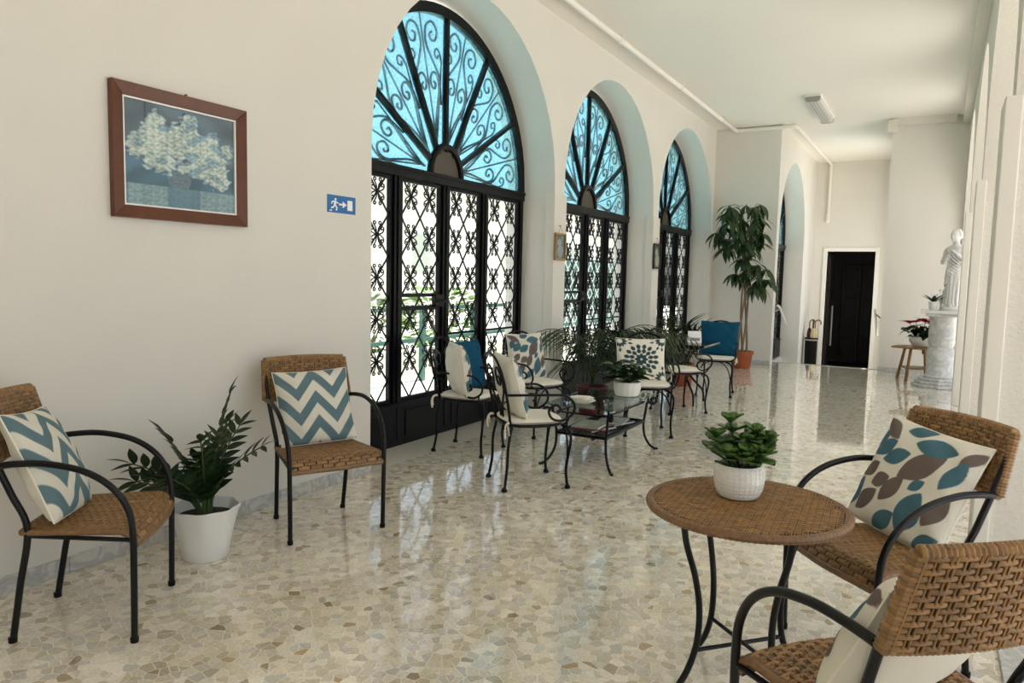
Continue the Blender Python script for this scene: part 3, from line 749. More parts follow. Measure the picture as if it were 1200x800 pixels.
# ================================================================== outside
struct(MB().box(-30, XW, -12, 40, -.3, -.06).build('ground_garden', M_paving, smooth=0), 'pale paving of the garden beyond the windows', 'paving')
struct(MB().box(XR+.45, 22, -14, 34, -.3, -.02).box(XQ+.12, XR+.45, YE+.12, 34, -.8, -.02).build('ground_terrace', M_paving, smooth=0), 'pale paving of the sunny terrace', 'paving')
def garden():
    # railing of green posts and rails along the garden edge
    g = thing('garden_railing', 'green metal railing in the garden beyond the first window', 'railing', (-6.1, 0, -.06))
    for i in range(9): MB().box(-.035, .035, 5.6+i*1.3-.035, 5.6+i*1.3+.035, 0, 1.05).build('post', M_greenrail, g, smooth=0, bevel=.006)
    for z in (.55, .98): MB().box(-.02, .02, 5.5, 16.2, z, z+.05).build('rail', M_greenrail, g, smooth=0)
    tag(MB().box(-6.62, -6.45, 4, 26, -.06, .32).build('garden_kerb', M_house, smooth=0, bevel=.02), 'low pale garden wall behind the green railing', 'garden wall')
    h = thing('garden_house', 'pale rendered house wall far across the garden', 'house', (-15, 18, -.06))
    MB().box(-3, 0, -14, 22, 0, 4.3).build('wall', M_house, h, smooth=0)
    MB().box(-3.1, .12, -14.1, 22.1, 4.3, 4.42).build('eaves', M_house, h, smooth=0)
    for y in (-10, -4, 2, 8, 14):
        wn = MB().box(-.02, .05, y-.6, y+.6, 1.4, 2.9).build('window', M_house, h, smooth=0); MB().box(.05, .055, y-.52, y+.52, 1.48, 2.82).build('pane', M_glass, wn, smooth=0)
    a = thing('teal_awning', 'teal awning edge seen through the leftmost leaf of the first window', 'awning', (-7.4, 6.9, 0))
    MB().prism([(0, 2.62), (1.3, 2.3), (1.3, 2.26), (0, 2.58)], -1.6, .2, f=lambda a_, b, c: (a_, c, b)).build('canopy', M_teal, a, smooth=0)
    MB().box(1.28, 1.3, -1.6, .2, 2.12, 2.28).build('valance', M_teal, a, smooth=0)
    for y in (-1.5, .1): MB().tube([(1.2, y, -.06), (1.2, y, 2.3)], .03, 8).build('pole', M_grey, a)
    # trellis
    tr = thing('garden_trellis', 'diagonal white trellis panel on green boards beyond the second window', 'trellis', (-8.7, 18.6, -.06))
    MB().box(-.06, 0, -3, 6, 0, 2.0).build('board', M_greenrail, tr, smooth=0)
    for i in range(-8, 28):
        for sg in (-1, 1):
            y0 = -3+i*.34; z0, z1 = 0.05, 1.95
            ya, yb = (y0, y0+1.9) if sg > 0 else (y0+1.9, y0)
            if min(ya, yb) < -3 or max(ya, yb) > 6: continue
            MB().bar((.012 if sg > 0 else .028, ya, z0), (.012 if sg > 0 else .028, yb, z1), .035, .014, up=(1, 0, 0)).build('slat', M_trellis, tr, smooth=0)
    # shrubs
    lm = leaf_mesh('shrub_leaf', .20, .07, M_leafout, fold=.2, droop=.3)
    def shrub(x, y, h_, r, n, label):
        s_ = thing('garden_shrub', label, 'shrub', (x, y, -.06)); rng = random.Random(int(x*100+y*10))
        stem = MB()
        for i in range(7):
            a = i*.9; stem.tube([(0, 0, 0), (math.cos(a)*r*.3, math.sin(a)*r*.3, h_*.5), (math.cos(a)*r*.7, math.sin(a)*r*.7, h_*.85)], [.025, .016, .006], 6)
        stem.build('stem', M_bark, s_)
        fo = MB(); base = [v.co[:] for v in lm.vertices]; fcs = [tuple(p.vertices) for p in lm.polygons]
        for i in range(n):
            a = rng.uniform(0, 2*PI); u = rng.uniform(-1, 1); rr = r*rng.uniform(.55, 1)
            c = Vector((math.cos(a)*rr*math.sqrt(1-u*u*.8), math.sin(a)*rr*math.sqrt(1-u*u*.8), h_*.55+u*h_*.45))
            d = Vector((math.cos(a), math.sin(a), .5*u+.2))
            m = orient(c, d, twist=rng.uniform(-.8, .8), s=rng.uniform(.7, 1.4)); fo.add([m @ Vector(v) for v in base], fcs)
        fo.build('foliage', M_leafout, s_, kind='stuff')
    shrub(-7.6, 6.6, 1.3, .75, 420, 'leafy garden shrub seen low through the leftmost leaf of the first window')
    shrub(-7.5, 8.6, 1.15, .7, 380, 'leafy garden shrub seen low through the middle of the first window')
    shrub(-7.6, 10.8, 1.2, .7, 380, 'leafy garden shrub seen low through the last leaf of the first window')
garden()
# unseen roof on round posts, added to block sky light from the right
rt = struct(MB().box(XR+.5, XR+2.7, YB-2, 13.3, 4.05, 4.25).build('roof_light_blocker', M_ceil, smooth=0), 'unseen flat roof added over the terrace to block sky light', 'roof')
for y in (-3, 1, 5, 9, 13): MB().lathe([(.16, 0), (.16, .1), (.13, .14), (.12, 4.0), (.16, 4.07)], 20, (XR+2.5, y, -.02)).build('post', M_smooth, rt)
# ================================================================== wicker chairs and table
WR = random.Random(5)
def strand_color():
    b = WR.uniform(.7, 1.25)
    return (.255*b, .138*b*WR.uniform(.95, 1.05), .048*b, 1)
def weave(mb, S, nc, nr, h, clip=None, nl=6, ns=3, cover=.86):
    """raised woven strands on the surface S(u, v) -> (point, normal); strands run along u"""
    for r in range(nr):
        v0 = (r+.5)/nr; dv = .47/nr
        for c in range(-1, nc+1):
            uc = (c+.5+.5*(r % 2))/nc; du = cover*.5/nc
            ua, ub = max(uc-du, 0), min(uc+du, 1)
            if ub-ua < .25*du: continue
            if clip and not (clip(ua, v0) and clip(ub, v0)): continue
            vs = []
            for i in range(nl+1):
                t = -1+2*i/nl; u = ua+(ub-ua)*i/nl
                for j in range(ns+1):
                    q = -1+2*j/ns
                    P, N = S(u, min(max(v0+dv*q*(1-.12*t*t), 0), 1))
                    vs.append(P+N*(h*(math.sqrt(max(0, 1-t*t*.98))*.8+.25)*(1-.55*q*q)-h*.25))
            mb.add(vs, [(i*(ns+1)+j, i*(ns+1)+j+1, (i+1)*(ns+1)+j+1, (i+1)*(ns+1)+j) for i in range(nl) for j in range(ns)], strand_color())
def stakes(mb, S, nc, h, nv=10, clip=None):
    for c in range(2*nc):
        for o in (-.09, .09):
            u = (c*.5+.5+o*.9)/nc-.25/nc*0
            u = (c*.5+o)/nc
            if not 0.005 < u < .995: continue
            pts = []
            for i in range(nv+1):
                v = i/nv
                if clip and not clip(u, v): continue
                P, N = S(u, v); pts.append(P+N*h*.35)
            if len(pts) > 2: mb.tube(pts, h*.42, 5, color=strand_color())
def surf(fn):
    def S(u, v):
        P = Vector(fn(u, v)); e = 1e-3
        a = Vector(fn(min(u+e, 1), v))-Vector(fn(max(u-e, 0), v)); b = Vector(fn(u, min(v+e, 1)))-Vector(fn(u, max(v-e, 0)))
        return P, a.cross(b).normalized()
    return S
def make_wicker_chair():
    t = empty('wicker_armchair')
    for s in (-1, 1):
        arm = cr([(s*.26, .22, 0), (s*.262, .224, .25), (s*.264, .224, .44), (s*.268, .205, .535), (s*.272, .15, .615), (s*.272, .06, .672), (s*.268, -.06, .70), (s*.258, -.16, .70), (s*.246, -.235, .69)], 6)
        MB().tube(arm, .0125, 10).build('arm_leg', M_steel, t)
        MB().lathe([(.015, 0), (.016, .02), (.013, .022)], 10, (s*.26, .22, 0)).build('foot_cap', M_black, t)
        rear = cr([(s*.20, -.225, 0), (s*.206, -.19, .22), (s*.214, -.155, .44), (s*.226, -.20, .58), (s*.236, -.25, .72), (s*.238, -.295, .84), (s*.232, -.315, .89)], 6)
        MB().tube(rear, .0125, 10).build('rear_leg', M_steel, t)
        MB().lathe([(.015, 0), (.016, .02), (.013, .022)], 10, (s*.20, -.225, 0)).build('foot_cap', M_black, t)
        MB().tube([(s*.214, -.155, .415), (s*.262, .222, .40)], .009, 8).build('side_rail', M_steel, t)
    MB().tube([(-.262, .222, .40), (.262, .222, .40)], .009, 8).build('front_rail', M_steel, t)
    MB().tube([(-.214, -.155, .415), (.214, -.155, .415)], .009, 8).build('back_rail', M_steel, t)
    # seat
    def seat_top(u, v):
        q = 2*u-1; hw = .212+.04*v+.0*v
        y = -.175+.415*v+.028*(1-q*q)*v*v
        d = max(0, v-.86)/.14
        return (q*hw, y-.012*d*d, .448-.014*(1-q*q)*(1-v*.5)-.052*d*d-.012*abs(q)**3)
    def seat_bot(u, v): x, y, z = seat_top(1-u, v); return (x*.98, y-.008, z-.022)
    core = MB().grid(lambda u, v: (lambda p: (p[0], p[1], p[2]-.003))(seat_top(u, v)), 12, 14).grid(lambda u, v: seat_bot(u, v), 12, 14)
    so_ = core.build('seat', M_wickcore, t)
    wv = MB(); S = surf(seat_top)
    weave(wv, S, 8, 30, .0075); stakes(wv, S, 8, .007, 12)
    # wrapped rims
    rim = [seat_top(0, i/14) for i in range(15)]; rim2 = [seat_top(1, i/14) for i in range(15)]
    for rr in (rim, rim2): wv.tube([(p[0], p[1], p[2]-.008) for p in rr], .013, 8, color=(.2, .11, .045, 1))
    for v in (0, 1): wv.tube([(lambda p: (p[0], p[1], p[2]-.008))(seat_top(i/12, v)) for i in range(13)], .013, 8, color=(.2, .11, .045, 1))
    wv.build('seat_weave', M_wick, so_, kind='stuff')
    # backrest
    def back(u, v, o=0):
        q = 2*u-1
        return (q*(.248-.012*v), -.255-.062*v-.034*(1-q*q)+o, .685+.222*v+.004*(1-q*q)*v)
    fr = lambda u, v: back(1-u, v, .013); bk = lambda u, v: back(u, v, -.013)
    core = MB().grid(lambda u, v: back(1-u, v, .009), 14, 6).grid(lambda u, v: back(u, v, -.009), 14, 6)
    bo = core.build('backrest', M_wickcore, t)
    wv = MB()
    for fn in (fr, bk):
        S = surf(fn); weave(wv, S, 8, 15, .008, nl=7, ns=4); stakes(wv, S, 8, .008, 8)
    def rim(path, r):
        P = [Vector(p) for p in path]
        for i in range(len(P)-1):
            n_ = max(1, int((P[i+1]-P[i]).length/.011))
            for k_ in range(n_):
                a = P[i].lerp(P[i+1], k_/n_); b = P[i].lerp(P[i+1], (k_+1)/n_)
                wv.tube([a, a.lerp(b, .5), b], [r*.86, r, r*.86], 8, color=strand_color())
    rim([back(i/14, 1) for i in range(15)], .019); rim([back(i/14, 0) for i in range(15)], .014)
    rim([back(0, i/4) for i in range(5)], .019); rim([back(1, i/4) for i in range(5)], .019)
    wv.build('backrest_weave', M_wick, bo, kind='stuff')
    return t
wc = make_wicker_chair()
CH = [(-2.8905, 1.688, -.868, 'brown wicker armchair with a blue chevron cushion at the left edge, before the potted plant'),
      (-2.906, 2.998, -2.023, 'brown wicker armchair with a blue chevron cushion between white planter and first window'),
      (-.107, 3.055, 2.309, 'brown wicker armchair facing the camera across the round wicker table, with a leaf print cushion'),
      (-.05, 1.97, .79, 'nearest brown wicker armchair seen from behind at the bottom right corner')]
for i, (x, y, a, lb) in enumerate(CH):
    o = wc if i == 0 else copy_tree(wc)
    o.location = (x, y, 0); o.rotation_euler = (0, 0, a); tag(o, lb, 'chair', 'wicker armchairs')

def wicker_table():
    cx, cy, zt, R = -.52, 2.605, .645, .338
    t = thing('wicker_table', 'round brown wicker table on curved black legs', 'table', (cx, cy, 0), math.radians(3))
    top = MB().lathe([(0, zt-.028), (R-.02, zt-.028), (R-.004, zt-.014), (R-.012, zt-.004), (0, zt-.003)], 48).build('tabletop', M_wickcore, t)
    wv = MB(); S = surf(lambda u, v: ((2*u-1)*R, (2*v-1)*R, zt-.004))
    clip = lambda u, v: (2*u-1)**2+(2*v-1)**2 < .94
    weave(wv, S, 15, 60, .0058, clip=clip, nl=4, ns=2); stakes(wv, S, 15, .0035, 30, clip)
    wv.build('tabletop_weave', M_wick, top, kind='stuff')
    rim = MB(); n = 120
    for i in range(n):
        a0, a1 = 2*PI*i/n, 2*PI*(i+1)/n; am = (a0+a1)/2
        rim.tube([((R-.006)*math.cos(a), (R-.006)*math.sin(a), zt-.014) for a in (a0, am, a1)], [.0145, .0165, .0145], 8, color=(.19, .10, .04, 1))
    rim.build('wrapped_rim', M_wick, top, kind='stuff')
    for i in range(4):
        a = PI/4+i*PI/2; c, s = math.cos(a), math.sin(a)
        pr = [(.252, .62), (.235, .52), (.195, .40), (.172, .28), (.176, .16), (.205, .07), (.245, .006)]
        MB().tube(cr([(r*c, r*s, z) for r, z in pr], 6), .0115, 10).build('leg', M_steel, t)
        a2 = a+PI/2
        MB().tube([(.25*c, .25*s, .595), (.25*math.cos(a2), .25*math.sin(a2), .595)], .008, 8).build('top_rail', M_steel, t)
    for i in range(2):
        a = PI/4+i*PI/2; c, s = math.cos(a)*.18, math.sin(a)*.18
        MB().tube([(-c, -s, .13+.012*i), (c, s, .13+.012*i)], .0075, 8).build('stretcher', M_steel, t)
wicker_table()

# ================================================================== cushions
TEAL = np.array(rgb(98, 123, 130)[:3]); CREAM = np.array(rgb(218, 214, 200)[:3]); TAUPE = np.array(rgb(108, 96, 90)[:3]); DTEAL = np.array(rgb(52, 76, 80)[:3]); LTEAL = np.array(rgb(72, 107, 120)[:3])
def chevron(u, v):
    z = abs(((u*2+.02) % 1)*2-1)
    return TEAL if ((v-.30*z)/.335+.34) % 1 < .52 else CREAM
_L = []
def _leaf(px, py, ex, ey, wd, c): # leaf from its two tips in the flat print
    mx_, my_ = (px+ex)/2, (py+ey)/2; k_ = 1.16
    _L.append((mx_+(px-mx_)*k_, my_+(py-my_)*k_, mx_+(ex-mx_)*k_, my_+(ey-my_)*k_, wd*1.2, c))
for (ax, ay, bx, by, wd, c) in [(.02, .95, .24, .82, .12, 'b'), (.07, .62, .25, .78, .13, 't'), (.22, .60, .44, .72, .13, 't'), (.30, .92, .52, .98, .10, 't'), (.46, .84, .80, .86, .14, 't'), (.46, .52, .74, .78, .19, 'b'),
                                (.84, .55, .93, .80, .11, 't'), (.88, .78, .99, .92, .09, 'b'), (.05, .40, .18, .54, .11, 'b'), (.20, .36, .36, .46, .12, 'b'), (.36, .26, .50, .50, .13, 'b'), (.62, .08, .72, .42, .19, 't'), (.82, .22, .93, .48, .13, 'b'),
                                (.12, .10, .28, .30, .14, 'b'), (.02, .10, .08, .36, .10, 't'), (.36, .02, .54, .18, .13, 't'), (.78, .02, .96, .14, .11, 't'), (.03, .68, .10, .88, .08, 't'), (.60, .44, .70, .54, .08, 't')]:
    _leaf(ax, ay, bx, by, wd, TAUPE if c == 'b' else LTEAL)
def leafprint(u, v):
    for ax, ay, bx, by, wd, c in _L:
        dx, dy = bx-ax, by-ay; L2 = dx*dx+dy*dy; t = ((u-ax)*dx+(v-ay)*dy)/L2
        if 0 < t < 1:
            q = abs((u-ax)*dy-(v-ay)*dx)/math.sqrt(L2)
            if q < wd*.5*math.sin(PI*t)**.8: return c
    return CREAM
_F = []
for cx, cy, n, r0, r1, wd in [(.5, .48, 8, .02, .15, .078), (.5, .48, 12, .145, .265, .092), (.5, .48, 16, .25, .38, .09), (.06, .92, 12, .05, .16, .055), (.06, .92, 14, .17, .27, .05), (.94, .95, 12, .05, .16, .055), (.94, .95, 14, .17, .27, .05), (.95, .05, 12, .05, .17, .055), (.95, .05, 14, .18, .28, .05), (.05, .06, 12, .05, .17, .055), (.05, .06, 14, .18, .28, .05)]:
    for i in range(n):
        a = 2*PI*(i+(.5 if r0 > .12 else 0))/n
        if r0 > .16 and cx != .5 and math.hypot(cx+r1*math.cos(a)-.5, cy+r1*math.sin(a)-.48) < .39: continue
        _F.append((cx+r0*math.cos(a), cy+r0*math.sin(a), cx+r1*math.cos(a), cy+r1*math.sin(a), wd))
def floral(u, v):
    for ax, ay, bx, by, wd in _F:
        dx, dy = bx-ax, by-ay; L2 = dx*dx+dy*dy; t = ((u-ax)*dx+(v-ay)*dy)/L2
        if 0 < t < 1 and abs((u-ax)*dy-(v-ay)*dx)/math.sqrt(L2) < wd*.5*math.sin(PI*t)**.7: return DTEAL
    return np.array(rgb(232, 228, 212)[:3])
def plain(u, v): return CREAM
def cushion(label, pattern, base, face, lean=18, W=.43, Hh=.43, T=.15, n=100, roll=0, m=None, group=None, pitchroll=0):
    f = Vector((face[0], face[1], 0)).normalized(); up = Vector((0, 0, 1)); a = math.radians(lean)
    z = f*math.cos(a)+up*math.sin(a); y = up*math.cos(a)-f*math.sin(a); x = y.cross(z)
    R = Matrix(((x.x, y.x, z.x, 0), (x.y, y.y, z.y, 0), (x.z, y.z, z.z, 0), (0, 0, 0, 1)))
    rl = Matrix.Rotation(math.radians(roll), 4, 'Z')
    c = Vector(base)+y*(Hh/2)
    rng = random.Random(int(abs(base[0]*1000+base[1]*77))); ph = [rng.uniform(0, 6) for _ in range(4)]
    o = None; mb = MB(); mb.c = []
    def shape(u, v, side):
        p, q = 2*u-1, 2*v-1
        X = p*W/2*(1-.055*(1-q*q)); Y = q*Hh/2*(1-.055*(1-p*p))
        d = (max(0, 1-p*p)*max(0, 1-q*q))
        th = T/2*(d**.42)
        wr = .004*math.sin(9*p+ph[0]+3*q)*math.sin(7*q+ph[1])*(1-d)*d**.3*3
        sag = -.012*(1-p*p)*(1-q)*(.5)
        return (X, Y+sag, side*(th+wr))
    for side, nn, fn in ((1, n, pattern), (-1, 28, plain if pattern is not None else None)):
        off = len(mb.v)
        for j in range(nn+1):
            for i in range(nn+1):
                u, v = i/nn, j/nn
                mb.v.append(shape(u, v, side)); cc = sum(fn(u+a_/nn, v+b_/nn) for a_ in (-.3, .3) for b_ in (-.3, .3))/4 if fn and nn > 30 else (fn(u, v) if fn else (1, 1, 1)); mb.c.append((float(cc[0]), float(cc[1]), float(cc[2]), 1))
        for j in range(nn):
            for i in range(nn):
                q_ = (off+j*(nn+1)+i, off+j*(nn+1)+i+1, off+(j+1)*(nn+1)+i+1, off+(j+1)*(nn+1)+i)
                mb.f.append(q_ if side > 0 else q_[::-1])
    root = empty('cushion'); root.matrix_world = Matrix.Translation(c) @ R @ rl
    mb.build('cover', m or M_fabric, root, smooth=0).data.polygons.foreach_set('use_smooth', [True]*len(mb.f))
    sm = MB(); pts = []
    for k_ in range(4):
        for i in range(16):
            s = i/16; u, v = [(s, 0), (1, s), (1-s, 1), (0, 1-s)][k_]; pts.append(shape(u, v, 0))
    sm.c = None; sm.tube(pts, .0035, 6, closed=True); so_ = sm.build('seam', m or M_pad, root)
    tag(root, label, 'cushion', group)
    return root
def on_chair(x, y, a, back=-.10, side=0, z=.452, yaw=0):
    c, s = math.cos(a), math.sin(a); a2 = a+math.radians(yaw)
    return (x+c*side-s*back, y+s*side+c*back, z), (-math.sin(a2), math.cos(a2))
b, f = on_chair(*CH[0][:3], back=-.06, side=.02, yaw=6); cushion('blue and cream chevron cushion tilted on the wicker chair at the left edge', chevron, b, f, 24, n=150, roll=-6, W=.44, Hh=.44)
b, f = on_chair(*CH[1][:3], back=-.075, side=.0, yaw=-4); cushion('blue and cream chevron cushion upright on the wicker chair by the first window', chevron, b, f, 23, n=150, roll=2)
b, f = on_chair(*CH[2][:3], back=-.07, side=.02, yaw=8); cushion('leaf print cushion in teal and taupe on the wicker chair facing the camera', leafprint, b, f, 24, n=160, roll=-6, W=.45, Hh=.45)
b, f = on_chair(*CH[3][:3], back=-.03, side=-.05, yaw=12); cushion('cream backed leaf print cushion seen from behind on the nearest wicker chair', leafprint, b, f, 27, n=130, W=.45, Hh=.39, T=.18)

# ================================================================== wrought iron armchairs
def make_iron_chair():
    t = empty('iron_armchair'); r = .009
    # seat ring
    ring = [(.205*math.copysign(abs(math.cos(a))**.75, math.cos(a)), .205*math.copysign(abs(math.sin(a))**.75, math.sin(a)), .435) for a in [2*PI*i/32 for i in range(32)]]
    MB().tube(ring, .010, 8, closed=True).build('seat_ring', M_iron, t)
    mb = MB()
    for k_ in range(-3, 4): mb.bar((k_*.055, -.19, .435), (k_*.055, .19, .435), .02, .004)
    mb.build('seat_slats', M_iron, t, smooth=0)
    for s in (-1, 1):
        MB().tube(cr([(s*.135, .185, .43), (s*.19, .215, .405), (s*.212, .228, .34), (s*.20, .215, .22), (s*.196, .205, .12), (s*.205, .215, .01)], 6), [r*1.1]*31, 8).lathe([(.012, 0), (.02, .004), (.02, .014), (.011, .03)], 10, (s*.205, .215, 0)).build('leg', M_iron, t)
        MB().tube(cr([(s*.06, .195, .43), (s*.13, .215, .39), (s*.175, .218, .31), (s*.193, .213, .22)], 5), r*.7, 6).build('leg_brace', M_iron, t)
        MB().tube(cr([(s*.165, -.175, .43), (s*.175, -.20, .30), (s*.172, -.205, .15), (s*.185, -.225, .01)], 6), r*1.1, 8).lathe([(.012, 0), (.02, .004), (.02, .014), (.011, .03)], 10, (s*.185, -.225, 0)).build('leg', M_iron, t)
        # arm: straight rod, then a loop down to a scroll over the seat
        MB().tube(cr([(s*.192, -.235, .645), (s*.225, -.10, .648), (s*.25, .06, .648), (s*.255, .16, .640), (s*.252, .225, .59), (s*.242, .225, .52), (s*.235, .16, .475), (s*.235, .085, .485), (s*.236, .055, .535), (s*.237, .085, .575), (s*.237, .125, .57), (s*.237, .135, .54), (s*.237, .112, .525)], 5), r*.95, 8).build('arm', M_iron, t)
        MB().tube(cr([(s*.238, .2, .49), (s*.215, .19, .455), (s*.185, .18, .437)], 4), r*.8, 6).build('arm_support', M_iron, t)
    # back: outer loop and paired scrolls
    def bk(x, z): return (x, -.185-.085*max(0, (z-.44))/.46-.02*max(0, (z-.44)/.46)**2, z)
    loop = cr([bk(-.165, .43), bk(-.185, .55), bk(-.198, .68), bk(-.185, .79), bk(-.125, .875), bk(0, .905), bk(.125, .875), bk(.185, .79), bk(.198, .68), bk(.185, .55), bk(.165, .43)], 6)
    MB().tube(loop, r*1.05, 8).build('back_loop', M_iron, t)
    for s in (-1, 1):
        MB().tube(cr([bk(s*.02, .44), bk(s*.035, .52), bk(s*.09, .60), bk(s*.155, .68), bk(s*.15, .775), bk(s*.09, .82), bk(s*.04, .775), bk(s*.05, .71), bk(s*.095, .70), bk(s*.11, .74), bk(s*.085, .76)], 5), r*.8, 6).build('back_scroll', M_iron, t)
    MB().tube(cr([bk(-.165, .60), bk(-.06, .56), bk(0, .50), bk(.06, .56), bk(.165, .60)], 5), r*.7, 6).build('back_bow', M_iron, t)
    # tied seat pad
    def pad(u, v, side):
        p, q = 2*u-1, 2*v-1
        # square grid mapped to a rounded square
        k_ = 1-.17*(p*p*q*q)
        d = max(0, 1-p**4)*max(0, 1-q**4)
        return (p*.208*k_, q*.208*k_, .462+side*.026*d**.35-(.006*(1-p*p)*(1-q*q) if side > 0 else 0))
    mb = MB().grid(lambda u, v: pad(u, v, 1), 18, 18).grid(lambda u, v: pad(1-u, v, -1), 18, 18)
    p = mb.build('seat_pad', M_pad, t, smooth=60, label='white seat pad')
    for s in (-1, 1):
        MB().tube(cr([(s*.17, -.19, .46), (s*.19, -.225, .45), (s*.205, -.235, .41), (s*.20, -.23, .36)], 4), .008, 5, flat=.4).tube(cr([(s*.185, -.21, .46), (s*.215, -.22, .44), (s*.225, -.21, .385)], 4), .008, 5, flat=.4).build('pad_tie', M_pad, p)
    return t
ic = make_iron_chair()
def yaw(fx, fy): return math.atan2(-fx, fy)
IR = dict(A1=(-2.35, 4.385, yaw(.67, .74)), S1=(-3.20, 4.95, yaw(.99, .10)), S2=(-3.08, 5.88, yaw(.93, -.36)), A4=(-2.23, 6.45, yaw(.45, -.89)), A5=(-2.31, 7.72, yaw(.63, .77)), A6=(-2.28, 9.18, yaw(.12, -.99)))
LB = dict(A1='black wrought iron armchair with white pad in front, beside the glass coffee table', S1='black wrought iron armchair holding a blue and a leaf print cushion against the first window',
          S2='black wrought iron armchair with leaf print cushion against the white pier', A4='black wrought iron armchair with a floral cushion behind the coffee table',
          A5='black wrought iron armchair with bare white pad at the small black table', A6='black wrought iron armchair with a plain blue cushion beyond the small black table')
for i, k_ in enumerate(IR):
    o = ic if i == 0 else copy_tree(ic)
    x, y, a = IR[k_]; o.location = (x, y, 0); o.rotation_euler = (0, 0, a); tag(o, LB[k_], 'chair', 'wrought iron armchairs')
b, f = on_chair(*IR['A1'], back=-.085, z=.485); cushion('cream leaf print cushion on the front iron armchair, seen edge on', leafprint, b, f, 15, W=.40, Hh=.42, T=.17, n=70)
b, f = on_chair(*IR['S1'], back=-.01, side=.13, z=.485, yaw=42); cushion('plump cream leaf print cushion nearest the first window door', leafprint, b, f, 8, W=.38, Hh=.40, T=.18, n=70, roll=0)
b, f = on_chair(*IR['S1'], back=-.06, side=-.155, z=.485, yaw=-12); cushion('plain deep blue cushion between two leaf print cushions by the first window', None, b, f, 14, W=.38, Hh=.40, T=.12, n=40, m=M_blue)
b, f = on_chair(*IR['S2'], back=-.10, z=.485); cushion('leaf print cushion leaning on the iron armchair against the white pier', leafprint, b, f, 14, W=.42, Hh=.42, T=.14, n=80)
b, f = on_chair(*IR['A4'], back=-.075, side=.05, z=.478); cushion('white cushion with dark starburst petals behind the coffee table', floral, b, f, 17, W=.46, Hh=.40, T=.13, n=90)
b, f = on_chair(*IR['A6'], back=-.09, z=.485); cushion('plain deep blue cushion on the armchair near the money tree', None, b, f, 12, W=.47, Hh=.43, T=.13, n=40, m=M_blue)

